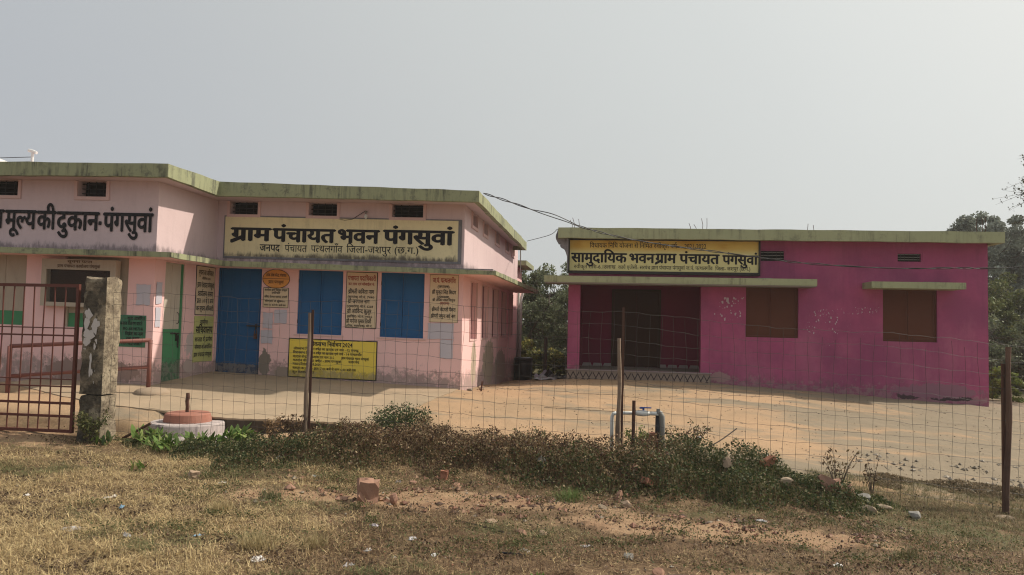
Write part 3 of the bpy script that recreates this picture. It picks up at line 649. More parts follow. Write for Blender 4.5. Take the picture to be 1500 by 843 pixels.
psign(-3.27,-2.74,1.62,2.49,M['sign_small'],[('red_ink',[('ज.पं. पत्थलगाँव',-3.22,-2.79,2.345,2.425,'F'),('(सदस्य)',-3.08,-2.90,1.945,1.985,'C')]),
  ('black',[('(अध्यक्ष)',-3.13,-2.90,2.25,2.295,'F'),('श्री सुकृत सिंह सिदार',-3.23,-2.78,2.14,2.20,'F'),('(उपाध्यक्ष)',-3.14,-2.90,2.06,2.10,'F'),('श्री अजित लाल निकुंज',-3.22,-2.79,1.975+.03,2.045,'F'),('श्रीमती वेदमती पैंकरा',-3.23,-2.78,1.82,1.88,'F'),('श्रीमती जमुना बाई नाग',-3.24,-2.78,1.70,1.76,'F')])],border=M['brown_ink'],bt=.005,label='worn cream list of members left of the building corner')
psign(-5.955,-4.262,.50,1.20,M['sign_yellow'],[('black',[('लोकसभा निर्वाचन 2024',-5.56,-4.72,1.085,1.155,'F',.03),
  ('लोकसभा निर्वाचन क्षेत्र का क्रमांक एवं नाम - 02 रायगढ़',-5.87,-4.60,1.005,1.045,'F'),('विधानसभा निर्वाचन क्षेत्र का क्रमांक एवं नाम - 14 पत्थलगाँव',-5.88,-4.54,.93,.97,'F'),
  ('मतदान केन्द्र का क्रमांक एवं नाम 215',-5.88,-5.07,.855,.895,'F'),('ग्राम पंचायत भवन पंगसुवां',-4.93,-4.40,.855,.895,'F'),('मतदान केन्द्र का क्षेत्र - ग्राम पंगसुवां',-5.88,-4.93,.785,.825,'F'),('मतदान केन्द्र',-4.79,-4.58,.79,.83,'F'),
  ('मतदान दिनांक 07.05.2024',-5.88,-5.33,.715,.755,'F'),('मतदान का समय - प्रातः 7.00 बजे से शाम 6.00 बजे तक',-5.88,-4.64,.64,.68,'F'),('कुल मतदाता 915',-5.88,-5.45,.565,.605,'F')])],bt=.018,label='yellow election notice in a black border below the left blue window')
psign(-6.51,-6.02,1.785,2.15,M['sign_small'],[('black',[('कार्यालय ग्राम पंचायत पंगसुवां',-6.49,-6.04,2.095,2.13,'F'),('उपस्थिति',-6.35,-6.18,2.04,2.075,'F'),('सचिव, रोजगार सहायक, पटवारी',-6.49,-6.04,1.965,2.0,'F'),('सोमवार से शुक्रवार',-6.48,-6.08,1.885,1.915,'F'),('समय 10 बजे से 5 बजे तक',-6.49,-6.06,1.81,1.84,'F')])],bt=.008,label='small grey-cream office hours panel under the orange disc')
p=B(); p.prism([(-6.27+.265*math.cos(t*math.pi/20),2.325+.175*math.sin(t*math.pi/20)) for t in range(40)],'Y',13.592,13.61); so=p.build('painted_sign',M['sign_orange'],office,label='orange oval painted sign beside the blue door')
q=B()
for t in range(40):
    a0,a1=t*math.pi/20,(t+1)*math.pi/20; r=[(.265,.175),(.275,.185)]
    q.add([(-6.27+r[0][0]*math.cos(a0),13.5905,2.325+r[0][1]*math.sin(a0)),(-6.27+r[1][0]*math.cos(a0),13.5905,2.325+r[1][1]*math.sin(a0)),(-6.27+r[1][0]*math.cos(a1),13.5905,2.325+r[1][1]*math.sin(a1)),(-6.27+r[0][0]*math.cos(a1),13.5905,2.325+r[0][1]*math.sin(a1))],[(0,1,2,3)])
q.box(-6.53,-6.01,13.5905,13.5915,2.325,2.332); q.build('border',M['black'],so)
lettering('lettering',[('लोक सेवा केन्द्र, पंचायत',-6.47,-6.07,2.37,2.42,'F'),('ग्राम पंगसुवां',-6.42,-6.12,2.24,2.29,'F')],'Y',13.592,M['brown_ink'],so,bold=.02,res=1,xf=LX,off=.003)
psign(12.92,13.56,1.60,2.49,M['sign_small'],[('brown_ink',[('सूचना का अधिकार',12.98,13.50,2.33,2.42,'F'),('अधिनियम 2005',13.1,13.4,2.25,2.29,'F')]),('black',[('ग्राम पंचायत पंगसुवां',12.95,13.53,2.10,2.19,'F'),('कार्यालय समय',12.97,13.5,1.94,2.03,'F'),('प्रातः 10 से 5 बजे',12.95,13.53,1.81,1.89,'F'),('जन सूचना अधिकारी',12.94,13.53,1.67,1.75,'F')])],'X',-7.5,label='cream information panel on the narrow wall left of the blue door')
psign(12.90,13.58,.72,1.57,M['sign_lime'],[('black',[('ग्रामीण',13.1,13.36,1.41,1.49,'F'),('सचिवालय',12.96,13.54,1.25,1.37,'F',.03),('सप्ताह के प्रत्येक',12.94,13.54,1.10,1.17,'F'),('सोमवार को आयोजित',12.94,13.54,.96,1.03,'F'),('ग्राम पंचायत पंगसुवां',12.92,13.54,.82,.89,'F')])],'X',-7.5,border=None,label='lime green panel below the cream information panel')
psign(-8.10,-7.62,1.02,1.55,M['sign_green'],[('black',[('कुल आबंटित',-7.95,-7.64,1.47,1.52,'F'),('अनाज वितरण वास्ते',-8.08,-7.68,1.385,1.435,'F'),('MO.-8839857146',-8.02,-7.66,1.30,1.345,'F'),('विक्रेता का नाम',-7.98,-7.66,1.215,1.265,'F'),('राम कुमार',-7.96,-7.72,1.14,1.185,'F'),('MO.-9827644871',-8.04,-7.66,1.055,1.10,'F')])],'Y',11.65,border=None,label='green painted panel with black lines on the wing wall near its corner')
# porch lamp and its wire above the sign
lp=thing('wall_lamp',LX((-4.53,13.59,3.63)),'small bare bulb holder with looped wire above the cream sign','lamp')
q=MB(); q.tube([(-4.53,13.60,3.60),(-4.53,13.54,3.60),(-4.52,13.52,3.56)],.016,8); q.build('holder',M['pvc_grey'],lp)
q=MB(); q.lathe([(.01,0),(.028,-.02),(.034,-.05),(.02,-.08),(.002,-.085)],(-4.52,13.52,3.545),12); q.build('bulb',M['pvc'],lp)
q=MB(); q.tube([(-5.09,13.592,3.46),(-4.95,13.585,3.44),(-4.80,13.585,3.46),(-4.66,13.585,3.55),(-4.55,13.585,3.62)],.006,5); q.build('cord',M['cable'],lp)
# rear projection with its own canopy, drain pipe
b=MB(); b.box(-4.2,-2.72,21.92,23.6,-.5,3.30); b.build('rear_room',M['pink_low'],office)
b=MB(); b.box(-4.2,-2.40,21.95,24.2,3.30,3.44); b.build('rear_canopy',M['green_fascia'],office)
b=MB(); b.tube([(-2.47,22.02,2.62),(-2.50,22.0,2.45),(-2.545,21.98,2.3),(-2.545,21.98,-.1)],.045,10); b.build('drain_pipe',M['pvc'],office,smooth=True)
b=MB(); b.tube([(-2.60,21.86,2.5),(-2.60,21.86,-.1)],.035,8); b.build('drain_pipe',M['pvc_grey'],office,smooth=True)
b=MB(); b.tube([(-2.5,21.2,3.9),(-2.48,21.2,3.0)],.016,6); b.build('conduit',M['pvc_grey'],office)
# notice cabinet on the wing wall
nb=thing('notice_cabinet',(-8.79,11.62,1.66),'cream framed glass notice cabinet with a dark interior on the pink wing wall','notice board')
x0,x1,z0,z1=-9.47,-8.12,1.655,2.45; y0=11.52
f=B(); f.box(x0,x0+.085,y0,11.645,z0,z1); f.box(x1-.10,x1,y0,11.645,z0,z1); f.box(x0+.085,x1-.10,y0,11.645,z1-.175,z1); f.box(x0+.085,x1-.10,y0,11.645,z0,z0+.07); f.build('frame',M['cream'],nb)
f=B(); f.box(x0+.085,x1-.10,11.63,11.64,z0+.07,z1-.175); f.build('backing',M['brown_dark'],nb)
f=B(); f.box(x0+.085,x1-.10,11.545,11.55,z0+.07,z1-.175); f.build('glass_pane',M['glass'],nb)
lettering('lettering',[('सूचना पटल',-9.0,-8.55,2.39,2.43,'F'),('ग्राम पंचायत कार्यालय पंगसुवां',-9.18,-8.40,2.31,2.355,'F')],'Y',y0,M['brown_ink'],nb,bold=.02,res=1,xf=LX)
q=B(); q.add([(-8.50,11.62,1.90),(-8.44,11.62,1.90),(-8.45,11.62,2.08)],[(0,1,2)]); q.build('paper_slip',M['paper_white'],nb)
# pasted papers
def paper(plane,w,u0,u1,z0,z1,label,seed):
    q=B(); rr=random.Random(seed); n=5
    P=[]; 
    for k in range(n): P.append((u0+(u1-u0)*k/n+rr.uniform(-.01,.01),z1+rr.uniform(-.012,.006)))
    for k in range(n): P.append((u1+rr.uniform(-.012,.008),z1+(z0-z1)*k/n))
    for k in range(n): P.append((u1+(u0-u1)*k/n,z0+rr.uniform(-.006,.015)))
    for k in range(n): P.append((u0+rr.uniform(-.008,.01),z0+(z1-z0)*k/n))
    (q.prism(P,'Y',w-.011,w-.007) if plane=='Y' else q.prism([(u,z) for u,z in P],'X',w+.007,w+.011))
    c=((u0+u1)/2,w,z0) if plane=='Y' else (w,(u0+u1)/2,z0)
    return q.build('paper_notice',M['paper'],loc=LX(c),label=label,cat='paper',group='paper notices pasted on the pink walls')
paper('Y',11.65,-7.81,-7.56,1.72,2.07,'faded white paper notice above the green panel on the wing wall',1)
paper('X',-7.5,11.70,11.86,1.75,2.12,'narrow paper strip on the wall corner, upper one beside the two-tone door',2)
paper('X',-7.5,11.70,11.84,1.36,1.70,'narrow paper strip on the wall corner, lower one beside the two-tone door',3)
paper('Y',13.6,-3.29,-2.80,1.30,1.60,'pale blue-white paper below the worn cream list of members',4)
paper('Y',13.6,-3.05,-2.81,.955,1.297,'pale narrow paper just below the wider one near the building corner',5)
paper('Y',13.6,-6.28,-6.03,1.48,1.74,'pale paper right below the small office hours panel',6)
paper('Y',13.6,-6.50,-6.31,1.38,1.68,'torn paper scrap left of the paper below the office hours panel',8)
paper('Y',13.6,-6.53,-6.30,1.09,1.35,'pale blue paper beside the padlock of the blue door',7)
# ================================================================ magenta hall (right)
hall=thing('community_hall',(3.6,17.2,.2),'magenta plastered hall with light green roof edge, brown shutters and a dark recessed porch','building')
PO=(-.63,2.07,.56,2.52); RW1=(3.045,4.16,1.385,2.52); RW2=(5.925,7.036,1.365,2.50); RV1=(3.33,3.88,3.07,3.33); RV2=(6.21,6.74,3.09,3.30)
b=MB(); wall(b,'Y',17.2,-.9,8.06,-.4,3.54,.22,[PO,RW1,RW2,RV1,RV2]); b.build('front_wall',M['magenta'],hall)
b=MB(); b.box(-.9,-.68,17.42,25,-.4,3.54); b.box(7.84,8.06,17.42,25,-.4,3.54); b.box(-.68,7.84,24.8,25,-.4,3.54); b.build('outer_wall',M['magenta'],hall)
fa=dense([(-1.13,25.2,3.50,3.74),(-1.13,16.75,3.51,3.742),(8.19,16.75,3.475,3.705),(8.19,25.2,3.49,3.71)],.35,.009,8)
b=MB(); band(b,[(p[0],p[1]) for p in fa],0,[p[2] for p in fa],[p[3] for p in fa],.12); b.build('roof_edge',M['green_fascia_new'],hall)
b=MB(); b.prism([(-1.02,16.86),(8.08,16.86),(8.08,25.2),(-1.02,25.2)],'Z',3.545,3.66); b.build('roof',M['sill'],hall)
# porch
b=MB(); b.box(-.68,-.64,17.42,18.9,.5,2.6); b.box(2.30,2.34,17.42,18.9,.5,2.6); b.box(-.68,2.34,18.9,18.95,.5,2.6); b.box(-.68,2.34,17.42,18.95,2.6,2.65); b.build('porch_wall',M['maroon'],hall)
b=MB(); b.box(-.90,2.28,17.10,18.90,-.2,.555); b.build('porch_floor',M['sill'],hall)
b=MB(); b.box(-.98,2.42,17.0,17.10,.16,.345); b.build('step',M['sill'],hall)
for k in range(11):
    if k in(3,4,5,6) and False: continue
    x=-.62+k*.262; q=MB(); q.prism([(x,.56),(x+.25,.56),(x+.22,.64),(x+.03,.64)],'Y',18.88,18.899); q.build('tile',M['tile_pale'],hall)
f=MB(); f.box(.10,.16,18.84,18.9,.56,2.48); f.box(1.24,1.30,18.84,18.9,.56,2.48); f.box(.16,1.24,18.84,18.9,2.42,2.48); dr=f.build('door',M['brown_dark'],hall)
for a,c in ((.162,.698),(.702,1.238)):
    q=MB(); q.box(a,c,18.86,18.885,.57,2.418)
    for z0,z1 in ((.65,1.35),(1.45,2.35)): q.box(a+.08,c-.08,18.85,18.86,z0,z1)
    q.build('leaf',M['brown_dark'],dr)
# plinth tiles with dark chevron print
N=11; tw=3.17/N; proto=None
for k in range(N):
    x=-.895+k*tw
    if proto is None:
        q=MB(); g_=.003; q.box(x+g_,x+tw-g_,17.078,17.099,.352,.548)
        u0=x+.012; U=tw-.024
        for s_ in range(2):
            a=u0+s_*U/2; h=U/4
            for (p0,p1) in (((a,.535),(a+h,.41)),((a+h,.41),(a+2*h,.535))):
                q.add([(p0[0],17.0765,p0[1]),(p1[0],17.0765,p1[1]),(p1[0],17.0765,p1[1]-.045),(p0[0],17.0765,p0[1]-.045)],[(0,1,2,3)],1)
            q.add([(a+.02,17.0765,.355),(a+2*h-.02,17.0765,.355),(a+h,17.0765,.385)],[(0,1,2)],1)
        proto=q.build('plinth_tile',[M['tile'],M['tile_dark']],hall); 
    else:
        c=proto.copy(); col.objects.link(c); c.location=(k*tw,0,0); reg(c,WL[hall.name])
b=MB(); b.box(-.93,2.30,17.06,17.12,.549,.572); b.build('plinth_edging',M['tile_pale'],hall)
# canopies over the openings
b=MB(); b.box(-1.41,4.40,16.60,17.19,2.512,2.652); b.build('canopy',M['green_fascia_new'],hall)
b=MB(); b.prism([(-1.40,16.61),(4.39,16.61),(4.39,17.19),(-1.40,17.19)],'Z',2.485,2.511); b.build('canopy_soffit',M['sill'],hall)
b=MB(); b.box(5.50,7.36,16.60,17.19,2.487,2.622); b.build('canopy',M['green_fascia_new'],hall)
b=MB(); b.box(6.6,6.9,16.75,16.95,2.623,2.64); b.box(3.2,3.5,16.7,16.9,2.653,2.67); b.build('canopy_debris',M['grey_edge'],hall)
# brown shutters
for (x0,x1,z0,z1) in (RW1,RW2):
    f=MB(); t=.035; y=17.24; f.box(x0,x0+t,y,y+.06,z0,z1); f.box(x1-t,x1,y,y+.06,z0,z1); f.box(x0+t,x1-t,y,y+.06,z0,z0+t); f.box(x0+t,x1-t,y,y+.06,z1-t,z1)
    fo=f.build('window',M['brown'],hall); m=(x0+x1)/2-.03
    for a,c in ((x0+t+.002,m-.004),(m+.004,x1-t-.002)):
        q=MB(); q.box(a,c,y+.015,y+.035,z0+t+.002,z1-t-.002)
        for (u,v) in ((a,a+.03),(c-.03,c)): q.box(u,v,y+.008,y+.015,z0+t+.002,z1-t-.002)
        q.box(a+.03,c-.03,y+.010,y+.015,(z0+z1)/2+.1,(z0+z1)/2+.125); q.build('leaf',M['brown'],fo)
for (x0,x1,z0,z1) in (RV1,RV2):
    f=MB(); t=.025; y=17.2; f.box(x0,x0+t,y+.005,y+.03,z0,z1); f.box(x1-t,x1,y+.005,y+.03,z0,z1); f.box(x0+t,x1-t,y+.005,y+.03,z1-t,z1); f.box(x0+t,x1-t,y+.005,y+.03,z0,z0+.012); fo=f.build('ventilator',M['magenta'],hall)
    q=MB(); q.box(x0,x1,y+.15,y+.16,z0,z1); q.build('shade_pane',M['dark'],fo)  # near-black pane, painted shade of the room behind
    for k in range(3): q=MB(); zz=z0+(k+.9)*(z1-z0)/3.8; q.box(x0+t,x1-t,y+.03,y+.045,zz,zz+.012); q.build('grille_bar',M['pvc_grey'],fo)
    for k in range(5): q=MB(); xx=x0+(k+1)*(x1-x0)/6; q.box(xx-.004,xx+.004,y+.028,y+.03,z0,z1); q.build('grille_bar',M['iron'],fo)
# scalloped bracket under the roof's left end
sc_=[(-.90,3.51),(-1.10,3.51)]
for k in range(7): t=k/6*math.pi; sc_.append((-1.13-.075*math.sin(t)*.9,3.66-.0-.13*(1-math.cos(t))/1.0+.0))
sc_=[(-.905,3.72),(-1.135,3.72)]+[(-1.135-.06*math.sin(k/8*math.pi),3.70-.30*k/8) for k in range(9)]+[(-1.06-.035*math.sin(k/6*math.pi),3.39-.08*k/6) for k in range(7)]+[(-1.03+.10*(k/7)**.6,3.30-.20*k/7) for k in range(8)]+[(-.925,2.75),(-.905,2.75)]
b=MB(); b.prism(sc_,'Y',16.90,17.12); b.build('bracket',M['grey_edge'],hall)
for x,h,y in [(-.842,.28,17.1),(-.796,.34,17.15),(-.687,.32,17.2),(1.80,.22,17.1),(1.935,.21,17.2),(2.068,.33,17.1),(2.172,.35,17.2),(4.37,.25,17.3),(4.50,.22,17.3),(7.79,.36,17.1),(7.873,.30,17.3),(7.969,.39,17.1),(8.0,.42,17.3)]:
    q=MB(); q.tube([(x,y,3.6),(x+.01,y,3.7+h*.5),(x-.012+.03*math.sin(x*9),y,3.68+h)],.006,5); q.build('rebar',M['rust'],hall)
# flaked paper on the wall
def flakes(x0,x1,z0,z1,n,smin,smax,label,seed,shear=0):
    rr=random.Random(seed); q=MB()
    for _ in range(n):
        x=rr.uniform(x0,x1); z=z0+(z1-z0)*rr.random()+shear*(x-x0); s=smin+(smax-smin)*rr.random()**3; m=rr.randint(4,6); ph=rr.random()*6
        P=[(x+s*rr.uniform(.5,1.1)*math.cos(ph+6.283*k/m),z+s*rr.uniform(.6,1.7)*math.sin(ph+6.283*k/m)) for k in range(m)]
        q.add([(u,17.1895-.0003*_,v) for u,v in P],[tuple(range(m))])
    return q.build('paper_scraps',M['scrap'],hall,kind='stuff',label=label)
flakes(2.52,3.0,2.12,2.26,16,.012,.05,'torn white paper remnants beside the porch',1); flakes(2.36,2.95,1.75,2.15,34,.004,.035,'torn white paper remnants beside the porch',2)
flakes(4.35,5.85,1.86,2.03,85,.003,.016,'scattered white flecks between the brown windows',3,.06); flakes(4.33,5.0,1.5,1.9,50,.003,.02,'scattered white flecks between the brown windows',4); flakes(4.2,5.9,1.2,1.9,40,.002,.008,'scattered white flecks between the brown windows',5)
# banner board over the porch
sb=thing('sign_board',(1.2,17.1,2.74),'long black-framed printed board running from orange to cream above the dark porch','sign board')
x0,x1,z0,z1=-.915,3.325,2.745,3.535; t=.035
f=MB(); f.box(x0,x0+t,17.08,17.185,z0,z1); f.box(x1-t,x1,17.08,17.185,z0,z1); f.box(x0+t,x1-t,17.08,17.185,z1-t,z1); f.box(x0+t,x1-t,17.08,17.185,z0,z0+.06); f.build('frame',M['iron'],sb)
f=MB(); f.box(x0+t,x1-t,17.12,17.16,z0+.06,z1-t); f.build('panel',M['banner'],sb)
lettering('lettering',[('विधायक निधि योजना से निर्मित स्वीकृत वर्ष-',-.43,1.56,3.335,3.43,'F',.012),('2021-2022',1.68,2.16,3.33,3.425,'F',.012),
  ('सामुदायिक',-.84,.40,3.00,3.205,'F',.038),('भवन',.46,1.02,3.00,3.20,'F',.038),('ग्राम',1.05,1.50,3.00,3.205,'F',.038),('पंचायत',1.58,2.44,2.995,3.20,'F',.038),('पंगसुवां',2.52,3.27,2.99,3.185,'F',.038),
  ('स्वीकृत राशि-6.18लाख',-.78,.16,2.86,2.935,'F',.012),('कार्य एजेंसी- सरपंच ग्राम पंचायत पंगसुवां ज.पं. पत्थलगाँव',.22,2.30,2.855,2.93,'F',.012),('जिला- जशपुर (छ.ग.)',2.36,3.12,2.85,2.925,'F',.012)],'Y',17.12,M['black'],sb,res=3)
# ================================================================ fence line, gate, pillar, rails
G=lambda x,y: float(ground(np.array([x]),np.array([y]))[0])
# ---- broken concrete gate pillar
pl=thing('gate_pillar',(-6.22,8.6,.03),'thick weathered square concrete gate pillar with flaked whitewash, right of the red gate','pillar')
def rough_block(x0,x1,y0,y1,z0,z1,nx,nz,amp,seed,topj=.0,taper=0):
    rr=random.Random(seed); mb=MB(); ring=[]
    per=[(x0+(x1-x0)*k/nx,y0) for k in range(nx)]+[(x1,y0+(y1-y0)*k/nx) for k in range(nx)]+[(x1-(x1-x0)*k/nx,y1) for k in range(nx)]+[(x0,y1-(y1-y0)*k/nx) for k in range(nx)]
    cx,cy=(x0+x1)/2,(y0+y1)/2; vs=[]; n=len(per)
    for j in range(nz+1):
        z=z0+(z1-z0)*j/nz
        for i,(px,py) in enumerate(per):
            corner = (i%nx==0); s=1-(.06+rr.uniform(0,.05) if corner else 0)-(.05*(j==nz))
            s*=1+taper*(j/nz)
            k=amp*h3(px*14+seed,py*14,z*9)
            zz=z+(topj*h3(px*9,py*9,seed) if j==nz else 0)+(rr.uniform(-.01,.01) if 0<j<nz else 0)
            vs.append((cx+(px-cx)*s*(1+k*3),cy+(py-cy)*s*(1+k*3),zz))
    fs=[(j*n+i,j*n+(i+1)%n,(j+1)*n+(i+1)%n,(j+1)*n+i) for j in range(nz) for i in range(n)]
    vs.append((cx,cy,z1+.01)); fs+=[(nz*n+i,nz*n+(i+1)%n,len(vs)-1) for i in range(n)]
    mb.add(vs,fs); return mb
rough_block(-6.375,-6.06,8.45,8.76,.585,2.0,6,26,.018,3,.03).build('shaft',M['pillar'],pl)
rough_block(-6.385,-6.05,8.44,8.77,-.25,.565,6,12,.026,9,.01,-.06).build('footing',M['pillar'],pl)
b=MB(); b.box(-6.30,-6.12,8.50,8.70,.55,.60); b.build('crack_core',M['dark'],pl)  # black core set in the crack between shaft and footing
rr=random.Random(5); b=MB()
for (cx,cz,sx,sz,n) in [(-6.28,1.50,.07,.12,5),(-6.18,1.42,.07,.10,5),(-6.26,1.28,.09,.10,6),(-6.17,1.20,.05,.12,4),(-6.31,1.15,.04,.1,3),(-6.2,.95,.03,.14,5),(-6.15,.8,.02,.1,3)]:
    for _ in range(n):
        x=cx+rr.uniform(-sx,sx)*.6; z=cz+rr.uniform(-sz,sz)*.7; m=7; s=rr.uniform(.3,1)*(1 if n>4 else .6)
        fy_=8.4385-.0006*len(b.f)
        b.add([(x+s*sx*.85*rr.uniform(.4,1.1)*math.cos(6.283*k/m),fy_,z+s*sz*.8*rr.uniform(.4,1.2)*math.sin(6.283*k/m)) for k in range(m)],[tuple(range(m))])
b.build('whitewash_flake',M['limewhite'],pl,kind='stuff')
# ---- red steel gate
gt=thing('steel_gate',(-7.5,8.56,.1),'red-brown steel bar gate standing closed left of the weathered concrete pillar','gate')
def bar(parent,p,q,w,mat,name='bar'):
    m=MB(); m.tube([p,q],w*.70,4); return m.build(name,mat,parent)
X0,X1=-8.95,-6.50; y=8.56
m=MB(); m.box(X1-.035,X1,y-.02,y+.02,.09,1.925); m.box(X0,X0+.035,y-.02,y+.02,.09,1.925); m.box(X0+.035,X1-.035,y-.018,y+.018,1.885,1.923); m.box(X0+.035,X1-.035,y-.018,y+.018,.092,.128); m.build('frame',M['gate_red'],gt)
for z,h in ((1.377,.007),(1.284,.010),(.744,.006),(.655,.008),(.450,.015),(.291,.015)):
    m=MB(); m.box(X0+.035,X1-.035,y-.012,y+.012,z-h,z+h); m.build('rail',M['gate_red'],gt)
k=0; x=X1-.19
while x>X0+.05:
    m=MB(); j=.006*math.sin(k*2.3); m.tube([(x+j,y,.125),(x-j*.5,y,.7),(x+j,y,1.3),(x-j,y,1.89)],.0085,6); m.build('bar',M['gate_red'],gt); x-=.1415; k+=1
# ---- pipe railings by the wing
def pipe_rail(name,P0,P1,label,z0,z1,g0,g1):
    t=thing(name,(*P0,g0),label,'railing','red pipe railings by the left wing')
    m=MB(); m.tube([(*P0,g0-.1),(*P0,z0+.0)],.034,10); m.build('post',M['rail_red'],t,smooth=True)
    m=MB(); m.tube([(*P1,g1-.1),(*P1,z1+.0)],.034,10); m.build('post',M['rail_red'],t,smooth=True)
    m=MB(); m.tube([(*P0,z0),(*P1,z1)],.032,10); m.build('top_rail',M['rail_red'],t,smooth=True)
    m=MB(); m.tube([(*P0,z0-.45),(*P1,z1-.42)],.028,10); m.build('middle_rail',M['rail_red'],t,smooth=True)
    return t
pipe_rail('pipe_railing',(-8.92,10.3),(-7.14,11.05),'red pipe railing running behind the pillar to the wing corner',1.05,1.17,.25,.42)
pipe_rail('pipe_railing',(-9.45,10.25),(-11.2,11.0),'red pipe railing at the left edge, ending at a bare post',1.0,1.12,.22,.3)
m=MB(); m.lathe([(.27,-.05),(.26,.02),(.21,.06),(.1,.085),(.03,.09)],(-7.08,11.05,slab_z(-7.08,11.05)),20,.05); m.build('concrete_footing',M['tan_cement'],loc=(-7.08,11.05,.4),label='low rounded concrete lump at the foot of the red railing by the wing corner',cat='footing',smooth=True)
# ---- woven wire fence
fx0,fx1=-6.05,6.4
fe=thing('wire_fence',(0,8.6,-.05),'rusty square-mesh wire fence on wooden and iron posts across the yard front','fence')
def top_z(x):
    return float(np.interp(x,[-6.05,-5.77,-3.5,-2.6,-1.2,.14,1.5,3.0,4.2,6.4],[1.83,1.826,1.775,1.79,1.73,1.715,1.60,1.55,1.44,1.30]))
FY=lambda x: 8.6+.02*math.sin(x*1.3)
def jit(x,z): return (.008*math.sin(z*4.1+x*2.7)+.006*math.sin(x*11+z*9), .012*math.sin(x*3.1+z*2.2))
RW=.0019
x=fx0; k=0; rr=random.Random(11)
while x<fx1:
    zt=top_z(x)+ (rr.choice([0,0,-.0]) if x<2 else rr.uniform(-.12,-.0)); zb=G(x,8.6)+.02
    pts=[]; n=12
    for i in range(n+1):
        z=zt+(zb-zt)*i/n; a,c=jit(x,z); pts.append((x+a+.004*math.sin(k*1.9+i),FY(x)+c,z))
    m=MB(); m.tube(pts,RW,3,cap=False); m.build('upright_wire',M['wire'],fe); x+=.133; k+=1
for r_ in range(14):
    off=.155*r_; segs=[]; cur=[]
    x=fx0
    while x<=fx1+.01:
        z=top_z(x)-off+.012*math.sin(x*2.1+r_*1.7)+.005*math.sin(x*9+r_*2.2)+.006*math.sin(x*23+r_)
        if z>G(x,8.6)+.02: a,c=jit(x,z); cur.append((x,FY(x)+c+.003,z))
        else:
            if len(cur)>2: segs.append(cur)
            cur=[]
        x+=.1
    if len(cur)>2: segs.append(cur)
    for s in segs: m=MB(); m.tube(s,RW*(1.15 if r_==0 else 1),3,cap=False); m.build('line_wire',M['wire'],fe)
def wood_post(x,y,z0,z1,r,seed,parent,lean=0,mat='wood'):
    rr=random.Random(seed); m=MB(); n=12; P=[];RR=[]
    for i in range(n+1):
        t=i/n; P.append((x+lean*t+.008*math.sin(t*9+seed),y+.006*math.sin(t*7),z0+(z1-z0)*t)); RR.append(r*(1.1-.25*t+.08*math.sin(t*17+seed)))
    m.tube(P,RR,7); return m.build('wooden_post',M[mat],parent)
def iron_post(x,y,z0,z1,parent,w=.032):
    m=MB(); m.box(x,x+.005,y,y+w,z0,z1); m.box(x+.005,x+w,y,y+.005,z0,z1); return m.build('angle_iron',M['rust'],parent)
wood_post(-3.525,8.57,-.1,1.63,.024,1,fe,.012); iron_post(-3.50,8.58,-.2,1.67,fe)
wood_post(.140,8.56,-.1,1.42,.026,2,fe,.0); iron_post(.165,8.585,-.2,1.77,fe,.026)
wood_post(4.185,8.58,-.45,1.43,.030,3,fe,.04,'post_dark'); iron_post(4.165,8.60,-.45,1.25,fe,.03)
# ---- red scrap bar leaning behind the pillar
m=MB(); m.tube([(-5.93,8.7,.03),(-5.60,8.75,.22)],.018,6); m.build('iron_scrap',M['rust'],loc=(-5.8,8.7,.03),label='short rusty bar leaning in the weeds just right of the concrete pillar',cat='iron bar')
# ---- flag base
fb=thing('flag_base',(-5.55,9.5,-.05),'round flag base with faded orange top, white ring and a central iron stub','flag base')
c=(-5.56,9.52,0)
m=MB(); m.lathe([(.64,-.2),(.66,.0),(.63,.015),(.0,.02)],(-5.42,9.36,0),28,.012); m.build('footing_ring',M['ring_white'],fb)
m=MB(); m.lathe([(.465,-.15),(.475,.05),(.47,.135),(.455,.155),(.0,.16)],c,40,.004); m.build('white_ring',M['ring_white'],fb)
m=MB(); m.lathe([(.305,.155),(.298,.20),(.285,.255),(.265,.272),(.0,.275)],c,36,.008); m.build('orange_disc',M['ring_orange'],fb)
m=MB(); m.tube([(-5.575,9.52,.24),(-5.572,9.52,.35),(-5.582,9.52,.42),(-5.572,9.52,.48),(-5.576,9.52,.53)],[.024,.026,.025,.028,.022],8); m.build('iron_stub',M['rust'],fb)
# ---- water tap
tp=thing('water_tap',(.35,8.9,.1),'white plastic water pipe with a blue ball-valve handle rising from the weeds','tap')
m=MB(); m.tube([(.07,8.9,-.1),(.07,8.9,.50),(.085,8.9,.535),(.12,8.9,.545)],.021,12); m.build('riser',M['pvc'],tp,smooth=True)
m=MB(); m.tube([(.12,8.9,.545),(.36,8.9,.552)],.019,12); m.build('pipe',M['pvc'],tp,smooth=True)
m=MB(); m.tube([(.055,8.9,.50),(.055,8.9,.501)],.001,4); 
m=MB(); m.tube([(.335,8.9,.552),(.35,8.9,.552),(.355,8.9,.552),(.39,8.9,.553),(.43,8.9,.553),(.47,8.9,.553),(.475,8.9,.553),(.50,8.9,.553)],[.024,.027,.03,.034,.036,.032,.027,.026],12); m.build('valve_body',M['pvc'],tp,smooth=True)
m=MB(); m.tube([(.43,8.9,.585),(.43,8.9,.615)],.012,8); m.box(.40,.52,8.885,8.915,.612,.624); m.box(.385,.42,8.88,8.92,.606,.622); m.build('handle',M['tap_blue'],tp)
m=MB(); m.tube([(.50,8.9,.553),(.57,8.9,.553),(.60,8.9,.553)],[.022,.022,.027],12); m.build('coupling',M['pvc'],tp,smooth=True)
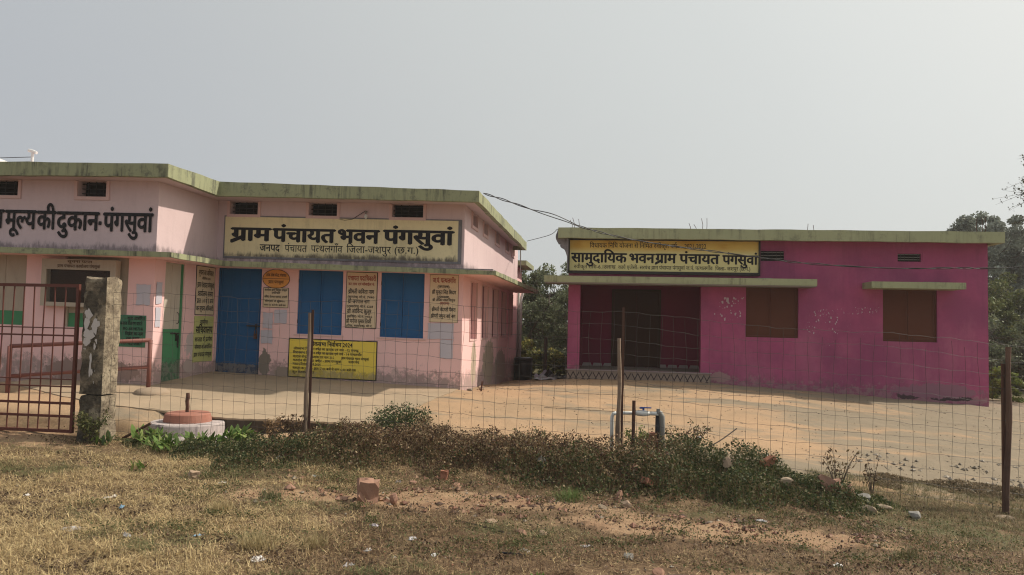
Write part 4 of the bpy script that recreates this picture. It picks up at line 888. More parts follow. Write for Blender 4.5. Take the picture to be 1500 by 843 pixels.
m=MB(); m.tube([(.585,8.9,.575),(.62,8.9,.56),(.642,8.9,.52),(.648,8.9,.40),(.648,8.9,-.2)],[.028,.034,.034,.030,.030],12); m.build('return_pipe',M['pvc_grey'],tp,smooth=True)
m=MB(); m.tube([(.605,8.93,.56),(.60,8.93,.3),(.60,8.93,-.2)],.034,8); m.build('standpipe',M['plastic_black'],tp,smooth=True)
m=MB(); m.tube([(.60,8.9,.555),(.60,8.9,.61)],.022,8); m.build('nozzle',M['pvc_grey'],tp)
iron=MB(); iron.tube([(.312,8.85,-.15),(.318,8.85,.70)],.022,6); iron.build('iron_stake',M['rust'],loc=(.312,8.85,0),label='short dark iron stake standing behind the white tap pipe',cat='stake')
m=MB(); m.box(.42,.60,8.88,9.02,.18,.24); m.box(.50,.62,8.9,9.0,.24,.33); m.build('broken_brick',M['brick'],loc=(.52,8.95,.1),label='dark broken brick leaning against the grey return pipe of the tap',cat='brick')
# ---- water drum and rubbish by the side wall
dr_=thing('water_drum',(-2.35,21.5,-.05),'black plastic drum at the back corner of the pink office','drum')
m=MB(); m.lathe([(.24,0),(.26,.05),(.26,.30),(.265,.33),(.26,.36),(.26,.58),(.25,.62),(.0,.62)],(-2.37,21.45,-.08),20); m.build('body',M['plastic_black'],dr_,smooth=True)
m=MB(); m.lathe([(.27,.60),(.275,.66),(.24,.69),(.0,.70)],(-2.37,21.45,-.08),20); m.build('lid',M['plastic_black'],dr_,smooth=True)
def sheet(x0,x1,y0,y1,z,amp,mat,name,label,cat,seed,n=9,rot=0,group=None,thick=.004):
    rr=random.Random(seed); cx,cy=(x0+x1)/2,(y0+y1)/2; vs=[]; top=[]
    for i in range(n):
        for j in range(n):
            u,v=i/(n-1),j/(n-1); edge=min(u,1-u,v,1-v)
            x=(u-.5)*(x1-x0)*(1+.15*math.sin(v*7+seed)); y=(v-.5)*(y1-y0)*(1+.2*math.sin(u*6+seed*2))
            zz=abs(h3(u*5+seed,v*5,seed))*amp*(.3+edge*2)+rr.uniform(0,.1)*amp
            X_=cx+x*math.cos(rot)-y*math.sin(rot); Y_=cy+x*math.sin(rot)+y*math.cos(rot)
            vs.append((X_,Y_,(z if z is not None else G(X_,Y_))+.006+zz))
    N_=n*n; fs=[(i*n+j,(i+1)*n+j,(i+1)*n+j+1,i*n+j+1) for i in range(n-1) for j in range(n-1)]
    vs2=[(a,b_,c_-thick) for a,b_,c_ in vs]; fs2=[tuple(q+N_ for q in f[::-1]) for f in fs]
    m=MB(); m.add(vs+vs2,fs+fs2)
    return m.build(name,mat,loc=(cx,cy,z if z is not None else G(cx,cy)),label=label,cat=cat,group=group)
sheet(-2.05,-1.45,21.0,21.8,None,.16,M['litter_clear'],'plastic_sheet','crumpled pale sheet on the ground beside the black drum','sheet',3)
sheet(-2.0,-1.2,21.6,22.3,None,.30,M['plastic_black'],'plastic_sheet','dark crumpled sheet behind the pale sheet near the black drum','sheet',5)
sheet(-2.1,-1.6,22.1,22.5,None,.34,M['paper'],'cloth_rag','pale rag on top of the dark sheet near the drain pipe','rag',6)
# ---- roof-top bits
t=thing('roof_pipe',(-12.7,15,3.9),'white vent pipe with a capped tee on the left wing roof','pipe')
m=MB(); m.tube([(-12.7,15,3.9),(-12.7,15,5.10)],.03,8); m.build('pipe',M['white_tank'],t); m=MB(); m.tube([(-12.80,15,5.16),(-12.70,15,5.14),(-12.60,15,5.10)],.035,8); m.build('cap',M['white_tank'],t)
m=MB(); m.tube([(-14.8,15.1,5.02),(-13.7,15,4.99),(-12.7,15,5.01)],.008,5); m.build('roof_wire',M['cable'],loc=(-13,15,5),label='thin wire running left from the roof vent pipe',cat='wire')
t=thing('water_tank',(-13.75,15,3.9),'white rounded water tank top showing above the left wing roof','tank')
m=MB(); m.lathe([(.55,0),(.56,.75),(.52,.85),(.40,.98),(.18,1.07),(.0,1.08)],(-13.72,15,3.93),28); m.build('body',M['white_tank'],t,smooth=True); m=MB(); m.lathe([(.15,1.06),(.16,1.12),(.0,1.13)],(-13.85,15,3.93),16); m.build('lid',M['white_tank'],t)
# ---- service cable
def smooth_path(P,n=10):
    P=[Vector(p) for p in P]; o=[]
    for i in range(len(P)-1):
        p0=P[max(i-1,0)];p1=P[i];p2=P[i+1];p3=P[min(i+2,len(P)-1)]
        for k in range(n):
            t=k/n; o.append(.5*((2*p1)+(-p0+p2)*t+(2*p0-5*p1+4*p2-p3)*t*t+(-p0+3*p1-3*p2+p3)*t**3))
    return o+[P[-1]]
pc=thing('service_cable',(-2.27,13.4,3.95),'twisted black service cable sagging from the pink office roof across the magenta hall','cable')
path=smooth_path([(-2.29,13.45,3.93),(-1.66,13.7,3.755),(-.72,14.0,3.46),(.10,14.4,3.28),(1.03,14.8,3.165),(1.97,15.1,3.08),(2.9,15.2,2.977),(3.81,15.2,2.867),(5.32,15.2,2.793),(6.55,15.2,2.809),(7.76,15.2,2.85),(12,15,3.2)],14)
for s_ in range(2):
    P=[]; n=len(path)
    for i,p in enumerate(path):
        a=i*.55+s_*math.pi; r=.010+.006*math.sin(i*.21)
        if 18<i<30 and s_: r+=.05*math.sin((i-18)/12*math.pi)
        P.append(p+Vector((0,r*math.cos(a),abs(r)*math.sin(a) if not(18<i<30 and s_) else r)))
    m=MB(); m.tube(P,.0085,5); m.build('strand',M['cable'],pc)
m=MB(); m.tube(smooth_path([(-2.25,20.6,3.86),(-1.5,19,3.84),(-1.2,17.5,3.80),(-1.16,16.95,3.66)],6),.008,5); m.build('overhead_wire',M['cable'],loc=(-2.2,20,3.8),label='thin wire strung between the two roofs over the gap',cat='wire')
# ---- back fence in the gap
bf=thing('back_fence',(-1.9,23.5,-.1),'low wire fence on dark posts in front of the bushes between the buildings','fence')
for x in (-1.93,.6,-5.0):
    m=MB(); m.tube([(x,23.6,-.3),(x+.02,23.6,1.16)],.06,6); m.build('post',M['bark'],bf)
for z in (.25,.6,1.1):
    m=MB(); m.tube([(-5,23.6,z),(-1.93,23.6,z+.02),(.6,23.6,z)],.008,4); m.build('wire',M['wire'],bf)
m=MB(); m.box(-2.3,-.75,22.8,22.86,.02,.06); m.build('pipe_on_ground',M['plastic_black'],loc=(-1.5,22.8,0),label='dark pipe lying along the foot of the bushes between the buildings',cat='pipe')
# ---- small stones and stubs by the building corner
def rock(x,y,s,mat,label,seed,sq=(1,1,1),cat='stone',name='stone',group=None,sink=.25,z=None):
    rr=random.Random(seed); bm=bmesh.new(); bmesh.ops.create_icosphere(bm,subdivisions=2,radius=1)
    pl_=[(Vector((rr.gauss(0,1),rr.gauss(0,1),rr.gauss(0,.8))).normalized(),rr.uniform(.48,.8)) for _ in range(11)]
    for v in bm.verts:
        for n_,d_ in pl_:
            k=v.co.dot(n_)
            if k>d_: v.co-=n_*(k-d_)
        v.co*=1+.07*h3(v.co.x*3+seed,v.co.y*3,v.co.z*3)
    th=rr.uniform(0,6); zz=G(x,y) if z is None else z
    vs=[]
    for v in bm.verts:
        a,b_=v.co.x*sq[0],v.co.y*sq[1]; vs.append((x+s*(a*math.cos(th)-b_*math.sin(th)),y+s*(a*math.sin(th)+b_*math.cos(th)),zz+s*(v.co.z*sq[2]+sq[2]*(.8-sink))))
    fs=[tuple(v.index for v in f.verts) for f in bm.faces]; bm.free()
    m=MB(); m.add(vs,fs); return m.build(name,M[mat],loc=(x,y,zz),label=label,cat=cat,group=group)
def brickbat(x,y,l,w_,h,rot,tilt,mat,label,seed,cat='brick',name='broken_brick',dz=0):
    rr=random.Random(seed); M_=Matrix.Translation((x,y,G(x,y)+h*.35+dz))@Matrix.Rotation(rot,4,'Z')@Matrix.Rotation(tilt,4,'Y')
    bm=bmesh.new(); bmesh.ops.create_cube(bm,size=1); bmesh.ops.scale(bm,vec=(l,w_,h),verts=bm.verts); bmesh.ops.subdivide_edges(bm,edges=bm.edges,cuts=2,use_grid_fill=True)
    for v in bm.verts:
        v.co+=Vector((rr.uniform(-1,1),rr.uniform(-1,1),rr.uniform(-1,1)))*h*.12
        if v.co.x>l*.3: v.co.x-=rr.uniform(0,.35)*l*.4
    vs=[tuple(M_@v.co) for v in bm.verts]; fs=[tuple(v.index for v in f.verts) for f in bm.faces]; bm.free()
    m=MB(); m.add(vs,fs); return m.build(name,M[mat],loc=(x,y,G(x,y)),label=label,cat=cat)
brickbat(-2.05,6.45,.17,.16,.20,.4,.12,'sand_rock','big reddish sandstone block, largest of the loose rocks in the foreground',1,'rock','rock',.01)
rock(-2.28,6.42,.055,'sand_rock','flat reddish slab lying left of the big sandstone block',2,(1.6,1,.4))
rock(-1.83,6.47,.055,'sand_rock','small reddish stone just right of the big sandstone block',3,(.8,.9,1.2))
brickbat(-1.59,7.43,.07,.07,.10,.2,.1,'brick','small upright orange brick piece in front of the weeds near the middle',4,dz=.02)
rock(-1.84,7.2,.05,'sand_rock','flat reddish stone left of the small upright brick piece',5,(1.3,1,.6))
rock(-1.42,7.25,.06,'sand_rock','low reddish stone right of the small upright brick piece',6,(1.5,1,.5))
rock(-.65,7.84,.065,'grey_rock','pale grey stone high in the weeds left of the middle fence post',7,(1.2,1,.9),sink=-.6)
rock(.31,7.78,.065,'sand_rock','rounded brown stone in the weeds right of the middle fence post',8,(1.2,1,.9),sink=-.8)
rock(.14,7.28,.055,'sand_rock','brown pointed stone at the edge of the weeds below the middle post',9,(.9,.8,.8),sink=.1)
brickbat(.41,7.5,.10,.08,.06,.9,.3,'brick','small orange brick piece in the weeds below the tap',10,dz=.07)
rock(.20,6.95,.065,'tan_rock','tan stone lying on bare earth below the pointed brown stone',11,(1.3,.9,.7))
rock(-.02,6.80,.05,'white_rock','small pale stone beside the tan stone on the bare earth',12,(1.3,.9,.6))
rock(1.25,7.95,.095,'tan_rock','large tan wedge-shaped stone lying on top of the dark weeds right of the tap',13,(1.3,.8,.75),sink=-.9)
brickbat(1.66,8.05,.16,.10,.07,.3,-.5,'brick','orange broken brick on the weeds between the tan wedge and the ragged rock',14,dz=.13)
rock(1.81,7.85,.075,'white_rock','flat pale stone just right of the orange broken brick in the weeds',15,(1.5,.8,.5),sink=-1.0)
rr=random.Random(2); OUT=[(190,140),(230,100),(330,130),(400,168),(490,150),(500,200),(580,280),(690,370),(680,490),(600,385),(430,360),(340,400),(240,380),(200,230)]
S_=.00064; PX=lambda u:2.10+(u-190)*S_; PZ=lambda v:.14-(v-100)*S_
m=MB(); nO=len(OUT); fr=[(PX(u),7.80+rr.uniform(-.03,.03)+(v-100)*-.00010,PZ(v)) for u,v in OUT]; bk=[(PX(u)+.01,7.93+rr.uniform(-.02,.02),PZ(v)-.02) for u,v in OUT]
inn=[(PX(300),7.755,PZ(240)),(PX(460),7.765,PZ(270)),(PX(590),7.79,PZ(340))]
m.add(fr+bk+inn,[(i,(i+1)%nO,2*nO+(0 if i<3 or i>10 else 1 if i in(3,4,9,10) else 2)) for i in range(nO)]+[(3,2*nO+1,2*nO),(11,2*nO,2*nO+1),(5,2*nO+2,2*nO+1),(9,2*nO+1,2*nO+2)]+[tuple(range(nO,2*nO))[::-1]]+[(i,i+nO,(i+1)%nO+nO,(i+1)%nO) for i in range(nO)])
m.build('rock',M['sand_rock'],loc=(2.22,7.85,-.05),label='ragged reddish rock standing at the right end of the weeds',cat='rock')
rock(2.38,7.80,.07,'sand_rock','small reddish lobe leaning on the right side of the ragged rock',17,(.8,.7,1.3),sink=-.3)
rock(2.53,7.86,.09,'grey_rock','round grey-green stone right of the ragged rock',18,(1,1,.8))
rock(2.46,7.55,.07,'white_rock','pale yellowish stone in front of the round grey-green one',19,(1.2,.9,.7))
rock(2.64,7.75,.07,'white_rock','flat pale stone right of the round grey-green one',20,(1.7,.9,.45))
rock(2.92,7.62,.075,'grey_rock','grey pyramid-like stone alone on the grass near the right post',21,(1.3,1,.8))
rock(4.0,8.25,.07,'white_rock','pale stone in the grass beside the foot of the right post',22,(1.4,1,.5)); rock(4.42,8.3,.08,'white_rock','pale stone at the right edge of the picture',23,(1.2,1,.8))
brickbat(-3.95,6.92,.10,.09,.09,.5,.1,'tan_rock','tan brick piece in the dry grass at the left end of the weeds',24)
rock(-2.86,6.66,.055,'sand_rock','rounded pinkish stone left of the big sandstone block',25,(1.3,1,.8))
rock(-.9,6.0,.05,'tan_rock','small tan stone beside the dry stick',26,(1.2,1,.6)); rock(-.62,5.75,.055,'sand_rock','reddish stone near the bottom middle, left one of a close pair',27,(1.2,1,.6)); rock(-.46,5.76,.045,'tan_rock','tan stone near the bottom middle, right one of a close pair',28,(1.2,1,.6))
rock(.35,4.95,.05,'sand_rock','dark red stone at the bottom edge beside a pale stick',29,(1.1,1,.7)); rock(.18,5.35,.045,'grey_rock','small grey stone on the bare earth low in the middle',30,(1.2,1,.7))
rock(-2.55,14.0,.07,'sill','grey lump at the foot of the pink corner, nearest the corner',31,(1.2,1,.8)); rock(-2.4,14.45,.08,'tan_rock','tan lump by the side wall, farther from the pink corner',32,(1.2,1,.7))
m=MB(); m.tube([(-2.36,14.1,.2),(-2.33,14.1,.46)],.018,6); m.build('iron_stub',M['rust'],loc=(-2.36,14.1,.25),label='thin dark stub sticking up by the pink corner',cat='stub')
rock(-2.95,9.45,.08,'tan_rock','pale tan stone lying behind the weeds under the slab edge',33,(1.5,1,.5),sink=-.3); rock(-2.0,9.0,.07,'tan_rock','tan flat stone at the back of the weeds by the upright bush',34,(1.5,1,.5),sink=-1.2)
for i,(x,y,r_) in enumerate([(1.2,8.9,.05)]): pass
# sticks
def stick(P,r_,mat,label,n=6):
    P=[(x,y,G(x,y)+h) for x,y,h in P]; m=MB(); m.tube(smooth_path(P,4),r_,5); return m.build('stick',M[mat],loc=P[0],label=label,cat='stick')
stick([(-1.15,5.97,.015),(-.95,5.83,.02),(-.75,5.70,.012)],.008,'bark','thin dark stick lying diagonally in the middle foreground')
stick([(.40,4.93,.012),(.55,4.92,.02),(.75,4.93,.012)],.007,'wood','pale stick at the bottom edge beside the dark red stone')
stick([(-.70,5.18,.012),(-.60,5.17,.014),(-.52,5.14,.012)],.008,'plastic_black','short black stick near the bottom middle')
stick([(-1.0,12.3,.012),(-.3,12.2,.02),(.2,12.3,.012)],.004,'bark','long thin twig on the yard in front of the gap')
stick([(1.05,9.2,.15),(1.35,9.4,.28),(1.6,9.6,.42)],.008,'bark','bare curved twig rising right of the tap')
# litter
LIT=[(-4.22,6.06,.13,.09,'paper_white','white crumpled paper on the dry grass at left',1),(-4.9,5.93,.06,.04,'paper_white','small white scrap at the far left of the grass',2),(-2.23,4.72,.17,.10,'paper_white','torn white plastic near the bottom left of centre',3),
 (-3.82,5.07,.15,.15,'litter_clear','grey clear plastic sheet low at left',4),(-3.47,7.75,.07,.05,'paper_white','white wrapper in the weeds left of the first post',5),(-1.63,4.75,.09,.07,'litter_clear','clear plastic cup at the bottom edge',6),
 (-2.01,7.26,.06,.06,'paper','bluish white cup scrap before the weeds above the big rock',7),(-1.14,5.10,.06,.07,'paper_white','pale folded scrap low near the middle',8),(1.35,6.81,.11,.06,'litter_clear','pale flat plastic on the bare earth at right',9),
 (-3.62,6.84,.10,.04,'paper_white','white flat scrap beside the tan brick piece',10),(-1.39,5.43,.10,.06,'litter_clear','shiny scrap left of the dry stick',11),(-1.75,5.66,.13,.07,'paper','pale crumpled wrapper below the big sandstone block',12),
 (-.55,5.3,.08,.04,'paper_white','white scrap beside the short black stick',13),(-.12,5.55,.10,.05,'litter_clear','silvery wrapper low in the middle',14),(-2.9,5.15,.10,.05,'litter_blue','light blue scrap in the dry grass low at left',15),(-3.9,5.75,.09,.04,'litter_blue','pale blue scrap in the dry grass above the clear sheet',16),
 (-3.35,5.0,.14,.05,'litter_clear','long grey scrap right of the clear plastic sheet',17),(2.05,10.1,.10,.07,'paper_white','white crumpled scrap on the yard behind the weeds at right',18),(1.3,10.9,.07,.05,'paper_white','tiny white scrap farther out on the yard at right',19),(-1.6,5.05,.06,.04,'paper_white','tiny white scrap right of the torn plastic',20),
 (-4.7,4.9,.07,.06,'paper_white','cream scrap near the bottom left corner',21),(-2.85,7.25,.10,.05,'paper_white','pale wrapper pair under the weeds left of the cup scrap',22),(1.6,5.5,.08,.04,'paper_white','faint white scrap low at right',23),(-.75,9.7,.12,.10,'litter_clear','bluish plastic caught behind the weeds in the middle',24)]
for (x,y,a,b_,mt,lb,sd) in LIT: a*=.8; b_*=.8; sheet(x-a/2,x+a/2,y-b_/2,y+b_/2,None,.025,M[mt],'litter_scrap',lb,'litter',sd,6,sd*.7)
# ================================================================ ground cover
def pick(n,cs,ps):
    cs=np.array(cs); i=rng.choice(len(cs),n,p=np.array(ps)/sum(ps)); return cs[i]*rng.uniform(.75,1.25,(n,1))
def leaf_quads(C,s,elong=1.8,up=None):
    """little folded-diamond leaves at centres C, sizes s"""
    n=len(C); d=rng.normal(size=(n,3)); d/=np.linalg.norm(d,axis=1)[:,None]
    e=rng.normal(size=(n,3)); e-= (e*d).sum(1)[:,None]*d; e/=np.linalg.norm(e,axis=1)[:,None]
    s=np.asarray(s).reshape(-1,1); a=d*s*elong*.5; b=e*s*.5
    return np.stack([C-a,C+b,C+a,C-b],1).reshape(-1,3)
def blades(x,y,z,L,wd,flat,cols,name,mat,**kw):
    n=len(x); th=rng.uniform(0,2*np.pi,n); el=flat
    d=np.stack([np.cos(th)*np.cos(el),np.sin(th)*np.cos(el),np.sin(el)],1)*L[:,None]
    p=rng.uniform(0,np.pi,n); sd=np.stack([-np.sin(th),np.cos(th),0*th],1)*wd[:,None]*.5
    P=np.stack([x,y,z],1); V=np.stack([P-sd,P+sd,P+d],1).reshape(-1,3)
    return np_mesh(name,V,3,mat,cols,**kw)
# dry grass in the foreground: a loose thatch of straws lying over dark soil
def patchy(x,y): return .5*wav(x*1.3+2,y*1.9+1)+.35*wav(x*3.7,y*4.3+2)+.3*np.sin(x*9.1+2*np.sin(y*7.3))*np.sin(y*12.7+np.sin(x*5.1)*2)
n=620000; y=3.8+(9.0-3.8)*rng.random(n)**1.35; x=rng.uniform(-1,1,n)*(1.0+y*.80)-y*.13
pt=patchy(x,y); b_=bareness(x,y)
dens=(.30+.55*_sm((pt+.45)/.7)+.25*_sm((-x-.8)/1.5))*(1-.90*_sm((b_+.30*pt-.22)/.4)); keep=(rng.random(n)<dens)&(y<8.95-.5*(x<-6.2)); x,y,pt=x[keep],y[keep],pt[keep]; n=len(x)
L=rng.uniform(.020,.075,n)*(1+.2*(x<-1)); el=np.where(rng.random(n)<.82,rng.normal(.05,.22,n),np.abs(rng.normal(.7,.4,n))); z=ground(x,y)+rng.random(n)**1.6*.030*(.4+_sm(pt+.5))
gold=_sm((-x-1.2)/2.0)*.95+.35*_sm((pt)/.6)+rng.normal(0,.28,n)
g_=(wav(x*1.1+5,y*1.4+2)+.5*wav(x*5,y*5)+.5*_sm((x-1)/1.5)+.35*(y>6.4)+rng.normal(0,.35,n))>.95
c1=pick(n,[(.62,.49,.265),(.52,.39,.20),(.36,.26,.13),(.14,.09,.05)],[4,4,3,2]); c2=pick(n,[(.34,.235,.13),(.235,.15,.085),(.145,.085,.047),(.06,.036,.022)],[3,4,4,3])
cols=np.where((gold>.45)[:,None],c1,c2); cols=np.where(g_[:,None],pick(n,[(.10,.125,.045),(.15,.15,.06),(.24,.20,.10)],[3,3,2]),cols)
blades(x,y,z,L,rng.uniform(.0028,.0058,n),el,cols,'dry_grass',M['straw'],kind='stuff')
# crumbled leaves and dark crumbs between the straws
n=110000; y=3.8+(9.0-3.8)*rng.random(n)**1.3; x=rng.uniform(-1,1,n)*(1.0+y*.80)-y*.13; k=rng.random(n)<.05+.95*_sm((-patchy(x,y)-.05+.35*wav(x*5.5+1,y*6.5))/.5)*(1-.35*bareness(x,y)); x,y=x[k],y[k]; n=len(x)
np_mesh('leaf_litter',leaf_quads(np.stack([x,y,ground(x,y)+rng.uniform(.002,.022,n)],1),rng.uniform(.006,.020,n),1.5),4,M['leaf'],pick(n,[(.065,.042,.028),(.12,.08,.05),(.19,.13,.08),(.34,.26,.16)],[5,4,3,1.2]),kind='stuff')
# gravel and clods
def pebbles(n,xr,yr,smin,smax,cs,ps,name,mask=None):
    x=rng.uniform(*xr,n); y=rng.uniform(*yr,n)
    if mask is not None: k=mask(x,y); x,y=x[k],y[k]
    n=len(x); z=ground(x,y); s=smin+(smax-smin)*rng.random(n)**3
    base=np.array([(1,0,0),(-1,0,0),(0,1,0),(0,-1,0),(0,0,1),(0,0,-1)],float); tri=[(0,2,4),(2,1,4),(1,3,4),(3,0,4),(2,0,5),(1,2,5),(3,1,5),(0,3,5)]
    P=base[None]*s[:,None,None]*rng.uniform(.5,1.3,(n,6,3))*np.array([1,1,.6]); P=P+np.stack([x,y,z+s*.2],1)[:,None,:]
    V=P[:,tri,:].reshape(-1,3); np_mesh(name,V,3,M['leaf'],np.repeat(pick(n,cs,ps),8,axis=0),kind='stuff')
pebbles(9000,(-6,5),(4,9),.004,.022,[(.33,.24,.17),(.30,.14,.09),(.22,.15,.10),(.42,.38,.32),(.10,.06,.045)],[4,3,4,1,4],'gravel')
pebbles(2600,(-3.2,2.6),(6.2,7.6),.010,.045,[(.30,.15,.10),(.33,.20,.13),(.24,.12,.08),(.36,.30,.23),(.12,.07,.05)],[4,4,3,1,3],'brick_rubble',lambda x,y:(wav(x*2.2,y*3)+.5*wav(x*6,y*7)>.0)&(y<7.45-.12*x))
pebbles(5000,(-6,9),(8.9,17),.003,.018,[(.33,.24,.17),(.25,.18,.12),(.14,.10,.07)],[4,3,3],'yard_gravel',lambda x,y:(x>-2.5)|(y<9.4))
pebbles(900,(3.2,6),(9.2,11.2),.008,.05,[(.38,.33,.27),(.25,.21,.16)],[2,2],'yard_rubble',lambda x,y:wav(x*3,y*3)>.1)
# weeds along the fence bank
def weed_env(x,y):
    e=np.interp(x,[-6.0,-5.2,-4.6,-4.0,-3.4,-2.6,-1.6,-.6,.2,.9,1.6,2.3,2.8,3.3],[.10,.11,.10,.13,.18,.23,.22,.20,.22,.26,.21,.15,.04,.0])
    yf=np.interp(x,[-6,-5,-4,-3,-1.2,-.3,.7,1.8,2.5,3.2],[8.5,7.95,7.4,7.4,7.5,7.35,7.12,7.12,7.45,7.9])+.17*wav(x*2.4,y*.2)+.08*np.sin(x*8.3)
    yb=np.interp(x,[-6,-5,-4,-3.3,-2.2,-1,0,1,2,2.6,3.2],[8.9,8.85,8.75,9.1,9.5,9.45,9.35,9.15,8.75,8.5,8.2])+.15*wav(x*1.9+4,y*.3)
    m=_sm((y-yf)/.45)*_sm((yb-y)/.4); return e*m*np.clip(.72+.55*wav(x*2.7,y*3.1)+.38*wav(x*7.3+1,y*8.1),.0,1.7), m
n=230000; x=rng.uniform(-6.1,3.4,n); y=rng.uniform(6.8,9.7,n); e,m_=weed_env(x,y); k=(e>.012)&(rng.random(n)<.35+.65*m_); x,y,e=x[k],y[k],e[k]; n=len(x)
hh=e*(rng.random(n)**.55)*1.15+.004; z=ground(x,y)+hh
brn=(wav(x*.9+1.5,y*1.1)*.5+1.25*np.exp(-((x+1.7)/1.5)**2)*_sm((y-7.5)/.8)+.35*wav(x*4,y*4)+.55*(hh/np.maximum(e,.01)-.6)-.9*_sm((x-.4)/.8)-.4*_sm((-3.7-x)/.4)+rng.normal(0,.45,n))
cols=np.where((brn>.45)[:,None],pick(n,[(.20,.125,.065),(.13,.075,.045),(.38,.29,.17),(.07,.04,.028)],[4,4,2.5,3]),pick(n,[(.045,.065,.026),(.075,.095,.035),(.14,.14,.055),(.27,.24,.14)],[4,4,2.4,1.2]))
np_mesh('weed_cover',leaf_quads(np.stack([x,y,z],1),rng.uniform(.009,.022,n),1.7),4,M['leaf'],cols,kind='stuff')
n=34000; x=rng.uniform(-6,3.1,n); y=rng.uniform(6.8,9.7,n); e,m_=weed_env(x,y); k=e>.03; x,y,e=x[k],y[k],e[k]; n=len(x)
blades(x,y,ground(x,y),e*rng.uniform(.6,1.65,n),rng.uniform(.003,.005,n),np.clip(rng.normal(1.2,.3,n),.3,1.5),pick(n,[(.14,.09,.05),(.34,.26,.15),(.09,.08,.035)],[3,2,2]),'weed_stems',M['straw'],kind='stuff')
n=15000; x=rng.uniform(-6,3.1,n); y=rng.uniform(7.0,9.6,n); e,m_=weed_env(x,y); k=(e>.015)&(wav(x*2.1+7,y*2.6)>-.15); x,y,e=x[k],y[k],e[k]; n=len(x)
blades(x,y,ground(x,y),rng.uniform(.07,.26,n)*(.5+e*3),rng.uniform(.004,.008,n),np.clip(rng.normal(1.1,.3,n),.3,1.5),pick(n,[(.13,.17,.055),(.20,.21,.08),(.34,.28,.15)],[3,2,1.5]),'weed_grass',M['straw'],kind='stuff')
# small loose tufts creeping into the foreground
n=26000; cxs=rng.uniform(-4.2,4.2,150); cys=rng.uniform(5.0,7.4,150); i=rng.integers(0,150,n); r_=rng.uniform(.04,.26,150)[i]
x=cxs[i]+rng.normal(0,1,n)*r_; y=cys[i]+rng.normal(0,.6,n)*r_; k=rng.random(n)>bareness(x,y)*.6; x,y=x[k],y[k]; n=len(x)
np_mesh('creeping_weeds',leaf_quads(np.stack([x,y,ground(x,y)+rng.uniform(.012,.055,n)],1),rng.uniform(.006,.014,n)),4,M['leaf'],pick(n,[(.075,.095,.035),(.12,.13,.05),(.20,.16,.08)],[2,3,3]),kind='stuff')
# withered low weeds by the right side of the fence
n=42000; x=rng.uniform(2.7,6.3,n); y=rng.uniform(8.5,10.0,n); e=.085*np.exp(-((y-9.45)/.24)**2)*_sm((x-2.8)/.5)*(.45+.8*wav(x*3,y*3)+.3*wav(x*8,y*6)); k=e>.012; x,y,e=x[k],y[k],e[k]; n=len(x)
np_mesh('withered_weeds',leaf_quads(np.stack([x,y,ground(x,y)+e*rng.random(n)**.6],1),rng.uniform(.010,.025,n),2.5),4,M['leaf'],pick(n,[(.24,.18,.115),(.32,.25,.16),(.15,.125,.075)],[3,3,2]),kind='stuff')
n=60000; x=rng.uniform(2.4,7,n); y=rng.uniform(7.6,9.6,n); L=rng.uniform(.03,.08,n)
blades(x,y,ground(x,y),L,rng.uniform(.003,.005,n),np.clip(rng.normal(.5,.4,n),.05,1.4),pick(n,[(.13,.13,.055),(.20,.17,.08),(.30,.24,.12)],[3,3,2]),'verge_grass',M['straw'],kind='stuff')
# ================================================================ single plants
def plant(x,y,h,spread,nstem,nleaf,ls,cs,ps,label,cat='weed',name='weed_plant',elong=2.2,stem=(.004,.002),tipbias=.4,group=None,stemmat='bark',z0=None,sink=.0):
    zb=(G(x,y) if z0 is None else z0)-sink
    t=thing(name,(x,y,zb),label,cat,group); m=MB(); C=[]
    for s in range(nstem):
        th=random.uniform(0,6.283); r_=spread*random.uniform(.2,1)**.7; hh=h*random.uniform(.6,1.0)
        P=[(x+r_*.1*math.cos(th),y+r_*.1*math.sin(th),zb),(x+r_*.55*math.cos(th+.2),y+r_*.55*math.sin(th+.2),zb+hh*.6),(x+r_*math.cos(th),y+r_*math.sin(th),zb+hh)]
        m.tube(smooth_path(P,3),[stem[0]*(1-.8*k/6)+.0008 for k in range(7)],4)
        for _ in range(nleaf//nstem):
            k=random.random()**tipbias; p=Vector(P[0]).lerp(Vector(P[1]),min(1,k*2)) if k<.5 else Vector(P[1]).lerp(Vector(P[2]),k*2-1)
            C.append((p.x+random.gauss(0,spread*.13),p.y+random.gauss(0,spread*.13),p.z+random.gauss(0,h*.05)))
    m.build('stem',M[stemmat],t); C=np.array(C); np_mesh('leaves',leaf_quads(C,rng.uniform(.6,1.2,len(C))*ls,elong),4,M['leaf'],pick(len(C),cs,ps),parent=t,loc=tuple(WL[t.name])); return t
GR=[(.12,.20,.045),(.16,.25,.06),(.09,.14,.035),(.24,.29,.09)]; DG=[(.045,.075,.025),(.07,.10,.03),(.11,.12,.045)]; BR=[(.16,.10,.055),(.10,.06,.04),(.22,.16,.08)]
